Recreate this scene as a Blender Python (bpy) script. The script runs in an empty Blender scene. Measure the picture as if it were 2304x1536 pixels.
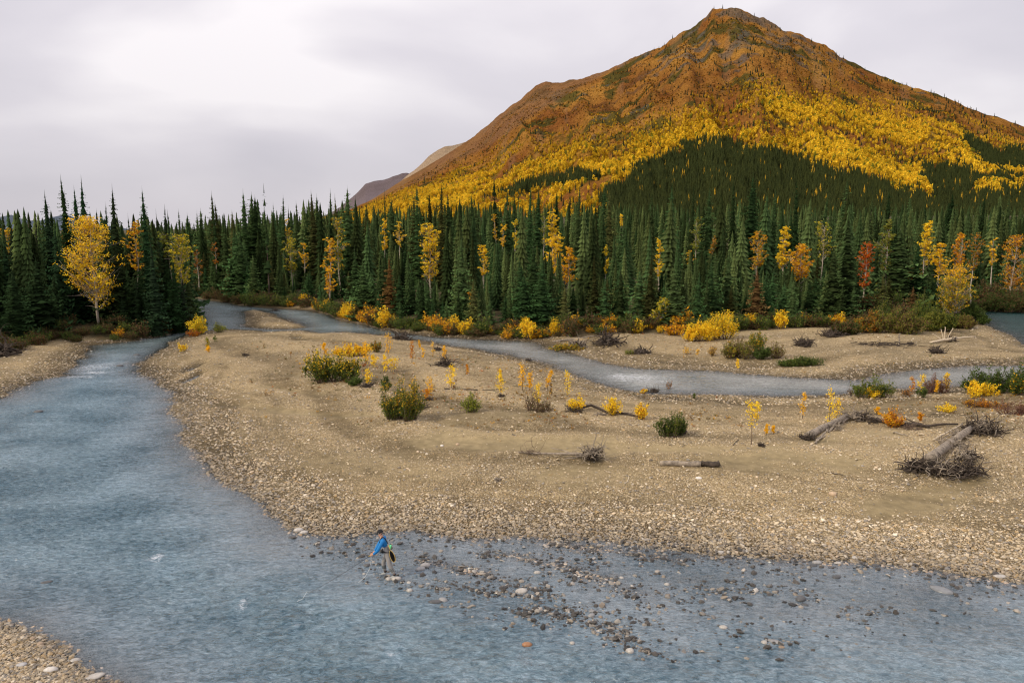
import bpy, bmesh, math, random
import numpy as np
from mathutils import Vector, Matrix, Euler
random.seed(11)
RNG = np.random.default_rng(11)
R = math.radians
scene = bpy.context.scene
COL = scene.collection

# ------------------------------------------------------------------ camera
CAMH = 12.6
FPX = 1792.0                     # focal length in photo pixels (2304 wide)
PITCH = R(8.04)
cam = bpy.data.cameras.new('camera'); cam.lens = 28; cam.sensor_width = 36
cam.clip_start = 0.5; cam.clip_end = 30000
camo = bpy.data.objects.new('camera', cam); COL.objects.link(camo)
camo.location = (0, 0, CAMH); camo.rotation_euler = (R(90) - PITCH, 0, 0)
scene.camera = camo

# ------------------------------------------------------------------ world
SUN_EL, SUN_AZ = R(36), R(-122)      # azimuth measured from +Y clockwise (negative = left)
w = bpy.data.worlds.new('World'); scene.world = w; w.use_nodes = True
nt = w.node_tree; nt.nodes.clear()
N = nt.nodes.new; L = nt.links.new
out = N('ShaderNodeOutputWorld')
sky = N('ShaderNodeTexSky'); sky.sky_type = 'NISHITA'; sky.sun_disc = False
sky.sun_elevation = SUN_EL; sky.sun_rotation = SUN_AZ
bg1 = N('ShaderNodeBackground'); bg1.inputs[1].default_value = 0.1; L(sky.outputs[0], bg1.inputs[0])
tc = N('ShaderNodeTexCoord'); mp = N('ShaderNodeMapping'); mp.inputs['Scale'].default_value = (1.0, 1.0, 2.4)
L(tc.outputs['Generated'], mp.inputs[0])
n1 = N('ShaderNodeTexNoise'); n1.inputs['Scale'].default_value = 2.1; n1.inputs['Detail'].default_value = 6; n1.inputs['Roughness'].default_value = 0.42
n1.inputs['Distortion'].default_value = 0.3
L(mp.outputs[0], n1.inputs['Vector'])
cr = N('ShaderNodeValToRGB'); L(n1.outputs['Fac'], cr.inputs[0])
cr.color_ramp.elements[0].position = 0.36; cr.color_ramp.elements[0].color = (0.525, 0.500, 0.548, 1)
cr.color_ramp.elements[1].position = 0.62; cr.color_ramp.elements[1].color = (0.800, 0.760, 0.775, 1)
e = cr.color_ramp.elements.new(0.5); e.color = (0.628, 0.594, 0.634, 1)
sx = N('ShaderNodeSeparateXYZ'); L(tc.outputs['Generated'], sx.inputs[0])
mr = N('ShaderNodeMapRange'); L(sx.outputs['Z'], mr.inputs['Value'])     # overcast sky: brighter towards the zenith
mr.inputs['From Min'].default_value = 0.0; mr.inputs['From Max'].default_value = 1.0
mr.inputs['To Min'].default_value = 1.08; mr.inputs['To Max'].default_value = 2.1
vm = N('ShaderNodeVectorMath'); vm.operation = 'SCALE'; L(cr.outputs[0], vm.inputs[0]); L(mr.outputs[0], vm.inputs['Scale'])
bg2 = N('ShaderNodeBackground'); bg2.inputs[1].default_value = 1.0; L(vm.outputs[0], bg2.inputs[0])
mx = N('ShaderNodeMixShader'); mx.inputs[0].default_value = 0.93
L(bg1.outputs[0], mx.inputs[1]); L(bg2.outputs[0], mx.inputs[2]); L(mx.outputs[0], out.inputs[0])

sl = bpy.data.lights.new('sun', 'SUN'); sl.energy = 3.0; sl.angle = R(9); sl.color = (1.0, 0.87, 0.68)
so = bpy.data.objects.new('sun', sl); COL.objects.link(so)
sd = Vector((math.sin(SUN_AZ) * math.cos(SUN_EL), math.cos(SUN_AZ) * math.cos(SUN_EL), math.sin(SUN_EL)))
so.rotation_euler = sd.to_track_quat('Z', 'Y').to_euler()
so.location = (0, 0, 60)
scene.view_settings.view_transform = 'Standard'; scene.view_settings.look = 'None'
scene.view_settings.gamma = 1; scene.view_settings.use_curve_mapping = False
scene.view_settings.exposure = 0.0
scene.render.engine = 'CYCLES'
scene.cycles.max_bounces = 6; scene.cycles.transparent_max_bounces = 12
scene.cycles.diffuse_bounces = 3
scene.cycles.pixel_filter_type = 'BLACKMAN_HARRIS'; scene.cycles.filter_width = 1.15

# ------------------------------------------------------------------ projection helpers (photo pixels <-> world)
cp, sp = math.cos(PITCH), math.sin(PITCH)
def ray(px, py):
    cx = (np.asarray(px, float) - 1152) / FPX; v = (np.asarray(py, float) - 768) / FPX
    return cx, cp - v * sp, -sp - v * cp
def onplane(px, py, z=0.0):
    dx, dy, dz = ray(px, py); t = (z - CAMH) / dz
    return dx * t, dy * t
def to_px(x, y, z):
    zz = z - CAMH; dep = y * cp - zz * sp; up = y * sp + zz * cp
    return 1152 + FPX * x / dep, 768 - FPX * up / dep
def z_at(px, py, Y):
    dx, dy, dz = ray(px, py); t = Y / dy
    return dx * t, CAMH + dz * t

# ------------------------------------------------------------------ noise
def _hash(ix, iy, s):
    h = (ix.astype(np.int64) * 374761393 + iy.astype(np.int64) * 668265263 + s * 974711) & 0xffffffff
    h = ((h ^ (h >> 13)) * 1274126177) & 0xffffffff
    return ((h ^ (h >> 16)) & 0xffffff) / float(0xffffff)
def vnoise(x, y, s=0):
    ix = np.floor(x); iy = np.floor(y); fx = x - ix; fy = y - iy
    fx = fx * fx * (3 - 2 * fx); fy = fy * fy * (3 - 2 * fy)
    a = _hash(ix, iy, s); b = _hash(ix + 1, iy, s); c = _hash(ix, iy + 1, s); d = _hash(ix + 1, iy + 1, s)
    return (a * (1 - fx) + b * fx) * (1 - fy) + (c * (1 - fx) + d * fx) * fy
def fbm(x, y, o=4, s=0):
    r = 0; a = 1; t = 0
    for i in range(o):
        r = r + a * vnoise(x * 2 ** i, y * 2 ** i, s + i); t += a; a *= 0.5
    return r / t * 2 - 1
def sstep(a, b, x):
    t = np.clip((x - a) / (b - a), 0, 1); return t * t * (3 - 2 * t)

# ------------------------------------------------------------------ object helpers
def tag(o, label=None, cat=None, group=None, kind=None):
    if label: o['label'] = label
    if cat: o['category'] = cat
    if group: o['group'] = group
    if kind: o['kind'] = kind
    return o
def link(o, parent=None):
    COL.objects.link(o)
    if parent: o.parent = parent
    return o
def empty(name, loc, rz=0, s=1.0):
    o = bpy.data.objects.new(name, None); o.location = loc; o.rotation_euler = (0, 0, rz)
    o.scale = (s, s, s) if not hasattr(s, '__len__') else s
    o.empty_display_size = 0.3
    return link(o)
def mesh(name, V, F, mat=None, smooth=False, tint=None):
    """V (n,3); F list of faces or (m,k) array"""
    me = bpy.data.meshes.new(name)
    V = np.asarray(V, np.float32)
    if isinstance(F, np.ndarray):
        k = F.shape[1]; m = F.shape[0]
        me.vertices.add(len(V)); me.vertices.foreach_set('co', V.ravel())
        me.loops.add(m * k); me.loops.foreach_set('vertex_index', F.astype(np.int32).ravel())
        me.polygons.add(m); me.polygons.foreach_set('loop_start', np.arange(0, m * k, k, dtype=np.int32))
        me.polygons.foreach_set('loop_total', np.full(m, k, np.int32))
        me.update(calc_edges=True)
    else:
        me.from_pydata([tuple(v) for v in V], [], F); me.update()
    if smooth: me.polygons.foreach_set('use_smooth', np.ones(len(me.polygons), bool))
    if tint is not None:
        a = me.attributes.new('tint', 'FLOAT_COLOR', 'POINT')
        t = np.ones((len(V), 4), np.float32); tt = np.asarray(tint, np.float32)
        t[:, :3] = tt if tt.ndim == 2 else tt[:, None]
        a.data.foreach_set('color', t.ravel())
    if mat: me.materials.append(mat)
    return me
def attr(me, name, val):
    a = me.attributes.new(name, 'FLOAT', 'POINT'); a.data.foreach_set('value', np.asarray(val, np.float32).ravel())
def obj(name, me, parent=None, loc=None, rot=None, scale=None, color=None):
    o = bpy.data.objects.new(name, me)
    if loc is not None: o.location = loc
    if rot is not None: o.rotation_euler = rot
    if scale is not None: o.scale = (scale,) * 3 if not hasattr(scale, '__len__') else scale
    if color is not None: o.color = (*color, 1)
    return link(o, parent)

class Geo:
    """collects tubes / tris / quads into one mesh (faces as triangles)"""
    def __init__(s): s.V = []; s.F = []; s.T = []; s.n = 0
    def add(s, V, F, t=1.0):
        V = np.asarray(V, float); F = np.asarray(F, int)
        s.V.append(V); s.F.append(F + s.n); s.n += len(V)
        tt = np.asarray(t, float)
        if tt.ndim == 0: tt = np.full((len(V), 3), float(tt))
        elif tt.ndim == 1 and len(tt) == 3 and len(V) != 3: tt = np.tile(tt, (len(V), 1))
        elif tt.ndim == 1 and len(tt) == 3: tt = np.tile(tt, (len(V), 1))
        s.T.append(tt)
    def tube(s, P, Rr, k=6, t=1.0, jag=0.0):
        P = np.asarray(P, float); n = len(P)
        Rr = np.broadcast_to(np.asarray(Rr, float), (n,))
        T = np.gradient(P, axis=0); T /= np.linalg.norm(T, axis=1)[:, None] + 1e-9
        ref = np.array([0, 0, 1.0]) if abs(T[0][2]) < 0.8 else np.array([1.0, 0, 0])
        A = np.cross(T, ref); A /= np.linalg.norm(A, axis=1)[:, None] + 1e-9
        B = np.cross(T, A)
        an = np.arange(k) * 2 * math.pi / k
        ring = P[:, None, :] + Rr[:, None, None] * (np.cos(an)[None, :, None] * A[:, None, :] + np.sin(an)[None, :, None] * B[:, None, :])
        if jag: ring += RNG.normal(0, 1, ring.shape) * jag * Rr[:, None, None]
        V = np.vstack([ring.reshape(-1, 3), P[:1], P[-1:]])
        F = []
        for i in range(n - 1):
            for j in range(k):
                a = i * k + j; b = i * k + (j + 1) % k; c = a + k; d = b + k
                F += [(a, b, d), (a, d, c)]
        for j in range(k):
            F.append((j, n * k, (j + 1) % k)); F.append(((n - 1) * k + j, (n - 1) * k + (j + 1) % k, n * k + 1))
        s.add(V, F, t)
    def leaves(s, C, size, t, flat=0.0):
        """random oriented kite leaves at centres C (n,3); size (n,), t (n,3)"""
        n = len(C); size = np.broadcast_to(size, (n,))
        u = RNG.normal(size=(n, 3)); u[:, 2] *= (1 - flat); u /= np.linalg.norm(u, axis=1)[:, None]
        q = RNG.normal(size=(n, 3)); v = np.cross(u, q); v /= np.linalg.norm(v, axis=1)[:, None] + 1e-9
        a = C - u * size[:, None] * 0.5; c = C + u * size[:, None] * 0.5
        b = C + v * size[:, None] * 0.33; d = C - v * size[:, None] * 0.33
        V = np.stack([a, b, c, d], 1).reshape(-1, 3)
        i = np.arange(n)[:, None] * 4
        F = np.concatenate([i + np.array([0, 1, 2]), i + np.array([0, 2, 3])])
        s.add(V, F, np.repeat(t, 4, axis=0))
    def mesh(s, name, mat, smooth=False):
        V = np.vstack(s.V); F = np.vstack(s.F); T = np.vstack(s.T)
        return mesh(name, V, F, mat, smooth, T)

# ------------------------------------------------------------------ materials
def newmat(name):
    m = bpy.data.materials.new(name); m.use_nodes = True; m.node_tree.nodes.clear()
    t = m.node_tree
    o = t.nodes.new('ShaderNodeOutputMaterial')
    return m, t, t.nodes.new, t.links.new, o
def principled(name, col, rough=0.8, bump=0.0, bscale=20, spec=0.3, var=0.0, metallic=0.0, coords='Object'):
    m, t, N, L, o = newmat(name)
    b = N('ShaderNodeBsdfPrincipled'); L(b.outputs[0], o.inputs[0])
    b.inputs['Roughness'].default_value = rough; b.inputs['Specular IOR Level'].default_value = spec
    b.inputs['Metallic'].default_value = metallic
    tc = N('ShaderNodeTexCoord'); n = N('ShaderNodeTexNoise'); n.inputs['Scale'].default_value = bscale; n.inputs['Detail'].default_value = 5
    L(tc.outputs[coords], n.inputs['Vector'])
    mr = N('ShaderNodeMapRange'); L(n.outputs['Fac'], mr.inputs[0]); mr.inputs['From Min'].default_value = 0.3; mr.inputs['From Max'].default_value = 0.7
    mr.inputs['To Min'].default_value = 1 - var; mr.inputs['To Max'].default_value = 1 + var
    v = N('ShaderNodeVectorMath'); v.operation = 'SCALE'; v.inputs[0].default_value = col; L(mr.outputs[0], v.inputs['Scale'])
    L(v.outputs[0], b.inputs['Base Color'])
    if bump:
        bp = N('ShaderNodeBump'); bp.inputs['Strength'].default_value = bump; bp.inputs['Distance'].default_value = 0.02
        L(n.outputs['Fac'], bp.inputs['Height']); L(bp.outputs[0], b.inputs['Normal'])
    return m
def leafmat(name, inst=False, translucency=0.35, rough=0.6):
    m, t, N, L, o = newmat(name)
    a = N('ShaderNodeAttribute'); a.attribute_name = 'tint'
    if inst:
        c = N('ShaderNodeAttribute'); c.attribute_name = 'icol'; c.attribute_type = 'INSTANCER'; cs = c.outputs['Color']
    else:
        c = N('ShaderNodeObjectInfo'); cs = c.outputs['Color']
    mu = N('ShaderNodeMix'); mu.data_type = 'RGBA'; mu.blend_type = 'MULTIPLY'; mu.inputs[0].default_value = 1
    L(a.outputs['Color'], mu.inputs[6]); L(cs, mu.inputs[7])
    d = N('ShaderNodeBsdfDiffuse'); L(mu.outputs[2], d.inputs[0])
    tr = N('ShaderNodeBsdfTranslucent'); L(mu.outputs[2], tr.inputs[0])
    mx = N('ShaderNodeMixShader'); mx.inputs[0].default_value = translucency
    L(d.outputs[0], mx.inputs[1]); L(tr.outputs[0], mx.inputs[2]); L(mx.outputs[0], o.inputs[0])
    return m
M_leaf = leafmat('leaf'); M_leaf_i = leafmat('leaf_scattered', True)
M_needle = leafmat('needles', False, 0.15); M_needle_i = leafmat('needles_scattered', True, 0.15)
M_bark = principled('spruce_bark', (0.09, 0.065, 0.05), 0.9, 0.4, 8, var=0.3)
M_aspenbark = principled('pale_bark', (0.33, 0.28, 0.22), 0.85, 0.3, 6, var=0.35)
M_twig = principled('twig_bark', (0.13, 0.09, 0.065), 0.9, 0.2, 10, var=0.3)
M_redtwig = principled('reddish_twigs', (0.16, 0.075, 0.06), 0.9, 0.2, 10, var=0.3)
M_wood = principled('weathered_driftwood', (0.235, 0.195, 0.15), 0.9, 0.8, 5, var=0.5)
M_darkwood = principled('dark_driftwood', (0.060, 0.046, 0.035), 0.95, 0.8, 6, var=0.5)
M_palewood = principled('pale_driftwood', (0.46, 0.38, 0.27), 0.9, 0.5, 6, var=0.25)

def stone_mat(name, inst):
    m, t, N, L, o = newmat(name)
    b = N('ShaderNodeBsdfPrincipled'); L(b.outputs[0], o.inputs[0]); b.inputs['Specular IOR Level'].default_value = 0.35
    b.inputs['Roughness'].default_value = 0.75
    if inst:
        c = N('ShaderNodeAttribute'); c.attribute_name = 'icol'; c.attribute_type = 'INSTANCER'
    else:
        c = N('ShaderNodeObjectInfo')
    tc = N('ShaderNodeTexCoord'); n = N('ShaderNodeTexNoise'); n.inputs['Scale'].default_value = 3; n.inputs['Detail'].default_value = 6
    L(tc.outputs['Object'], n.inputs['Vector'])
    mr = N('ShaderNodeMapRange'); L(n.outputs['Fac'], mr.inputs[0]); mr.inputs['To Min'].default_value = 0.55; mr.inputs['To Max'].default_value = 1.45
    v = N('ShaderNodeVectorMath'); v.operation = 'SCALE'; L(c.outputs['Color'], v.inputs[0]); L(mr.outputs[0], v.inputs['Scale'])
    # wet and darker near the water level
    g = N('ShaderNodeNewGeometry'); sx = N('ShaderNodeSeparateXYZ'); L(g.outputs['Position'], sx.inputs[0])
    w = N('ShaderNodeMapRange'); L(sx.outputs['Z'], w.inputs[0]); w.inputs['From Min'].default_value = 0.03; w.inputs['From Max'].default_value = 0.27
    w.inputs['To Min'].default_value = 0.50; w.inputs['To Max'].default_value = 1.0
    v2 = N('ShaderNodeVectorMath'); v2.operation = 'SCALE'; L(v.outputs[0], v2.inputs[0]); L(w.outputs[0], v2.inputs['Scale'])
    L(v2.outputs[0], b.inputs['Base Color'])
    rr = N('ShaderNodeMapRange'); L(w.outputs[0], rr.inputs[0]); rr.inputs['From Min'].default_value = 0.50; rr.inputs['To Min'].default_value = 0.3; rr.inputs['To Max'].default_value = 0.85
    L(rr.outputs[0], b.inputs['Roughness'])
    return m
M_stone = stone_mat('river_stone', False); M_stone_i = stone_mat('river_stone_scattered', True)

# ------------------------------------------------------------------ shorelines traced on the water level
LAND_A = [(500,741),(545,741),(600,746),(680,744),(722,750),(780,748),(850,752),(900,758),(950,766),(1000,776),(1080,787),(1150,801),(1220,817),(1280,840),
 (1340,862),(1400,877),(1470,886),(1530,887),(1600,886),(1700,891),(1780,894),(1860,890),(1915,883),(1960,877),(2050,876),(2130,872),(2200,868),(2304,862),(2800,885),
 (2800,1350),(2304,1304),(2200,1291),(2100,1279),(2000,1271),(1850,1256),(1750,1249),(1650,1240),(1550,1230),(1450,1221),(1350,1214),(1250,1213),(1150,1208),
 (1050,1203),(950,1196),(880,1191),(800,1196),(720,1197),(670,1184),(612,1150),(562,1116),(512,1080),(472,1050),(442,1018),(425,980),(405,940),(395,900),(380,874),
 (350,852),(312,830),(310,816),(335,803),(365,785),(388,768),(425,751),(455,744)]
LAND_B = [(548,700),(590,699),(630,713),(660,724),(694,736),(650,740),(600,740),(552,736),(556,718)]
LAND_CD = [(-1400,664),(200,666),(440,671),(500,680),(560,690),(620,694),(700,699),(735,706),(762,718),(820,731),(880,745),(950,755),(1050,762),(1130,766),(1205,769),
 (1240,785),(1290,796),(1340,812),(1400,825),(1450,830),(1550,832),(1650,838),(1750,846),(1850,852),(1930,854),(1975,842),(2050,831),(2120,826),(2200,823),(2304,822),
 (2800,832),(2800,800),(2330,784),(2304,776),(2265,752),(2225,735),(2205,722),(2192,706),(2215,699),(2304,703),(2800,716)]
LAND_E = [(-1400,1060),(-200,935),(0,897),(20,882),(60,864),(100,852),(140,846),(160,830),(180,805),(200,778),(240,773),(300,768),(350,758),(400,748),(430,740),
 (442,725),(438,700),(425,684),(380,680),(200,678),(-1400,678)]
LAND_F = [(-500,1370),(0,1408),(50,1428),(100,1458),(150,1490),(210,1515),(262,1548),(330,1750),(-500,1900)]
def w2(poly): return np.stack(onplane(*np.array(poly, float).T), 1)
PA, PB, PE, PF = w2(LAND_A), w2(LAND_B), w2(LAND_E), w2(LAND_F)
PCD = np.vstack([w2(LAND_CD), [[400, 500], [-400, 500]]])
FOR1 = np.vstack([w2([(-1400,661),(200,663),(440,668),(500,677),(560,687),(700,695),(760,712),(880,741),(1050,757),(1210,762),(1300,765),(1400,760),(1480,766),(1560,768),(1650,756),
 (1850,752),(1950,747),(2050,745),(2120,741),(2190,724),(2188,702),(2215,697),(2304,701),(2800,712)]), [[400, 500], [-400, 500]]])
FOR2 = w2([(-1400,830),(-100,810),(0,796),(70,782),(120,776),(200,772),(300,766),(350,756),(400,745),(428,738),(438,722),(434,700),(420,686),(-1400,681)])

def seg_sd(P, x, y):
    """signed distance (positive inside) to polygon P"""
    A = P; B = np.roll(P, -1, 0); d2 = np.full(x.shape, 1e18); ins = np.zeros(x.shape, bool)
    for (ax, ay), (bx, by) in zip(A, B):
        ex, ey = bx - ax, by - ay; wx, wy = x - ax, y - ay
        t = np.clip((wx * ex + wy * ey) / (ex * ex + ey * ey + 1e-12), 0, 1)
        d2 = np.minimum(d2, (wx - t * ex) ** 2 + (wy - t * ey) ** 2)
        c = ((ay > y) != (by > y)) & (x < ex * (y - ay) / (ey + 1e-12 if ey == 0 else ey) + ax)
        ins ^= c
    d = np.sqrt(d2); return np.where(ins, d, -d)
def line_d(pts, x, y):
    d2 = np.full(x.shape, 1e18)
    for (ax, ay), (bx, by) in zip(pts[:-1], pts[1:]):
        ex, ey = bx - ax, by - ay; wx, wy = x - ax, y - ay
        t = np.clip((wx * ex + wy * ey) / (ex * ex + ey * ey + 1e-12), 0, 1)
        d2 = np.minimum(d2, (wx - t * ex) ** 2 + (wy - t * ey) ** 2)
    return np.sqrt(d2)

# raster of heights and surface kinds
GX0, GX1, GY0, GY1, GS = -170.0, 170.0, 4.0, 264.0, 0.4
gx = np.arange(GX0, GX1, GS); gy = np.arange(GY0, GY1, GS)
X, Y = np.meshgrid(gx, gy)
land = np.maximum.reduce([seg_sd(P, X, Y) for P in (PA, PB, PCD, PE, PF)])
rag = fbm(X * 0.5, Y * 0.5, 4, 3) * 0.7 * np.clip(1.2 - np.abs(land) / 6, 0, 1)
land = land + rag
forest = np.maximum(seg_sd(FOR1, X, Y), seg_sd(FOR2, X, Y))
# sand strokes: photo polyline, half width (m), depression (m), strength
SAND = [([(990,992),(1080,993),(1180,996),(1260,1000),(1330,1006)],1.5,0.16,1.0),([(1060,1004),(1140,1004),(1220,1004)],1.0,0.10,0.9),
 ([(572,908),(620,916),(690,924),(770,930),(850,934)],0.55,0.12,0.9),([(500,897),(540,901),(572,906)],0.7,0.1,0.8),([(600,862),(640,872),(680,882),(720,886)],0.5,0.1,0.7),
 ([(660,842),(700,848)],0.6,0.1,0.7),([(520,884),(560,886)],0.4,0.08,0.8),([(1020,955),(1080,958)],0.6,0.1,0.8),([(1060,945),(1120,942),(1190,940)],0.9,0.0,0.6),
 ([(1440,1012),(1500,1016),(1600,1018),(1700,1014),(1780,1008)],0.5,0.12,0.9),([(1640,1040),(1740,1036),(1830,1036),(1890,1046)],1.2,0.06,0.95),([(1700,1052),(1800,1056)],0.8,0.05,0.7),
 ([(1840,1000),(1900,985),(1990,975)],0.8,0.05,0.8),([(1990,1005),(2070,1000)],0.5,0.04,0.6),([(2080,1095),(2160,1095),(2200,1075)],0.6,0.12,0.9),([(1960,1136),(2040,1124),(2120,1110)],0.9,0.1,0.95),
 ([(1290,1075),(1400,1066)],0.9,0.03,0.5),([(700,1035),(860,1040),(960,1050)],1.6,0.04,0.5),([(480,985),(560,1010)],0.8,0.03,0.4),([(1560,950),(1640,930)],1.0,0.03,0.5),
 ([(1420,905),(1500,903)],0.7,0.03,0.5),([(1900,915),(2000,908),(2060,902)],1.0,0.04,0.6),([(1900,1010),(1990,1040),(2060,1060)],0.8,0.03,0.4),([(1240,1062),(1330,1050)],0.8,0.1,0.8)]
sand = np.zeros_like(X); dep = np.zeros_like(X)
for pts, hw, dp, st in SAND:
    q = np.stack(onplane(*np.array(pts, float).T, z=0.6), 1)
    hw *= 1.35; d = line_d(q, X, Y) + fbm(X * 0.5, Y * 0.8, 4, 9) * 0.8 * hw
    s = 1 - sstep(hw * 0.35, hw * 1.4, d); sand = np.maximum(sand, s * st); dep = np.maximum(dep, (1 - sstep(hw * 0.3, hw * 1.15, d)) * dp)
POOLS = [(692,766,34,1.6,-0.25),(668,758,20,1.5,-0.2),(438,826,14,3.0,-0.06),(432,848,12,2.5,-0.06),(720,775,14,1.0,-0.1)]
h_land = 0.85 * (1 - np.exp(-np.maximum(land, 0) / 9.0)) + 0.03 * np.minimum(land, 1.5)
h_land += np.clip(land / 5, 0, 1) * (fbm(X * 0.09, Y * 0.17, 3, 21) * 0.22 + fbm(X * 0.5, Y * 0.5, 3, 5) * 0.05)
bedd = 0.62 * (1 - np.exp(-np.maximum(-land, 0) / 4.5))
# the pebbly shoal right of the angler
sx0, sy0 = onplane(1150, 1290); SH = w2([(850,1200),(1150,1200),(1500,1215),(2304,1290),(2304,1400),(1750,1470),(1500,1500),(1250,1420),(1050,1365),(930,1320),(835,1300),(700,1240),(680,1200)])
shd = seg_sd(SH, X, Y)
shf = sstep(-4.5, 3.0, shd + fbm(X * .3, Y * .3, 3, 33) * 2)
RID = [np.stack(onplane(*np.array(p, float).T), 1) for p in ([(850,1300),(900,1308),(1000,1318),(1100,1330),(1200,1332)],[(900,1330),(980,1345),(1040,1370),(1090,1395)],[(950,1260),(1080,1290),(1210,1330)],
   [(1090,1240),(1200,1260),(1300,1280)],[(1290,1290),(1380,1300)],[(1200,1370),(1330,1400),(1450,1460)],[(1250,1225),(1400,1240),(1530,1262)],[(1330,1290),(1420,1330)])]
rd = np.minimum.reduce([line_d(q, X, Y) for q in RID])
rid = np.exp(-(rd / 0.35) ** 2) * (0.55 + 0.45 * vnoise(X * 1.6, Y * 1.6, 77))
shallow = 0.10 + 0.05 * fbm(X * 0.8, Y * 0.8, 3, 31) + 0.03 * np.clip(-land / 4, 0, 3)
bedd = bedd * (1 - shf) + np.minimum(bedd, shallow) * shf
bedd = bedd - rid * np.minimum(bedd, 0.11)
ripz = (1 - sstep(0, 14, np.hypot(X - onplane(240,825)[0], Y - onplane(240,825)[1])))
bedd = np.minimum(bedd, 0.75 - 0.45 * ripz)
H = np.where(land > 0, h_land, -bedd)
H = H - dep * (land > 0.5)
H += .35 * sstep(.3, 2.5, seg_sd(PB, X, Y))
H += sstep(0, 3.0, forest) * 0.9 * sstep(0, 4, land)
for px, py, rx, ry, dz in POOLS:
    cx, cy = onplane(px, py, 0.2); rxm = rx * math.hypot(cx, cy) / FPX
    q = np.exp(-((X - cx) / rxm) ** 2 - ((Y - cy) / (ry)) ** 2 + fbm(X * .8, Y * .8, 2, 4) * .3); q = np.clip(q, 0, 1)
    H = H * (1 - sstep(0.25, 0.6, q)) + dz * sstep(0.25, 0.6, q)
band = fbm(land * 0.42 + fbm(X * .05, Y * .08, 2, 91) * 2.2, X * 0.035 + Y * 0.02, 4, 90)
H = H + (land > 0) * np.clip(land / 4, 0, 1) * (forest < 0) * band * 0.16
RAST = {'band': band, 'h': H, 'land': land, 'forest': forest, 'sand': sand}
def samp(k, x, y):
    g = RAST[k]; x = np.asarray(x, float); y = np.asarray(y, float)
    fx = np.clip((x - GX0) / GS, 0, len(gx) - 1.001); fy = np.clip((y - GY0) / GS, 0, len(gy) - 1.001)
    ix = fx.astype(int); iy = fy.astype(int); fx = fx - ix; fy = fy - iy
    return (g[iy, ix] * (1 - fx) + g[iy, ix + 1] * fx) * (1 - fy) + (g[iy + 1, ix] * (1 - fx) + g[iy + 1, ix + 1] * fx) * fy
def rise(x, y):
    r = np.hypot(x, y); az = np.degrees(np.arctan2(x, y))
    return 0.038 * np.maximum(0, r - 150) * sstep(-24, 2, az) * (1 - sstep(700, 1500, r) * 0.6)
def hgt(x, y): return samp('h', x, y) + rise(x, y)
def hit(px, py):
    z = 0.3
    for i in range(12):
        x, y = onplane(px, py, z); z = 0.5 * z + 0.5 * float(hgt(x, y))
    return np.array([float(x), float(y), float(hgt(x, y))])
def hits(px, py):
    z = np.full(len(px), 0.3)
    for i in range(8):
        x, y = onplane(px, py, z); z = 0.5 * z + 0.5 * hgt(x, y)
    return x, y, hgt(x, y)

# ------------------------------------------------------------------ ground sheet
def polar_grid(az0, az1, na, rs):
    az = np.radians(np.linspace(az0, az1, na)); AZ, RR = np.meshgrid(az, rs)
    nr = len(rs); i = np.arange(nr - 1)[:, None] * na + np.arange(na - 1)[None, :]; i = i.ravel()
    F = np.stack([i, i + 1, i + na + 1, i + na], 1)
    return AZ, RR, F
rs = np.concatenate([np.linspace(3, 20, 12, endpoint=False), np.geomspace(20, 170, 430, endpoint=False), np.geomspace(170, 700, 60, endpoint=False), np.geomspace(700, 16000, 20)])
AZ, RR, F = polar_grid(-62, 62, 560, rs)
gxx, gyy = RR * np.sin(AZ), RR * np.cos(AZ)
gzz = hgt(gxx, gyy) + np.where(RR < 170, fbm(gxx * 2, gyy * 2, 3, 8) * 0.03, 0)
gm = mesh('ground', np.stack([gxx, gyy, gzz], -1).reshape(-1, 3), F, None, True)
attr(gm, 'forest', sstep(-0.6, 1.8, samp('forest', gxx, gyy) + fbm(gxx * .5, gyy * .5, 3, 2) * 1.3))
attr(gm, 'sand', samp('sand', gxx, gyy))
brown = sstep(0.0, 1.0, 1 - np.abs(samp('land', gxx, gyy) - 1.0) / 2.0)
attr(gm, 'band', samp('band', gxx, gyy))
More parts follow.
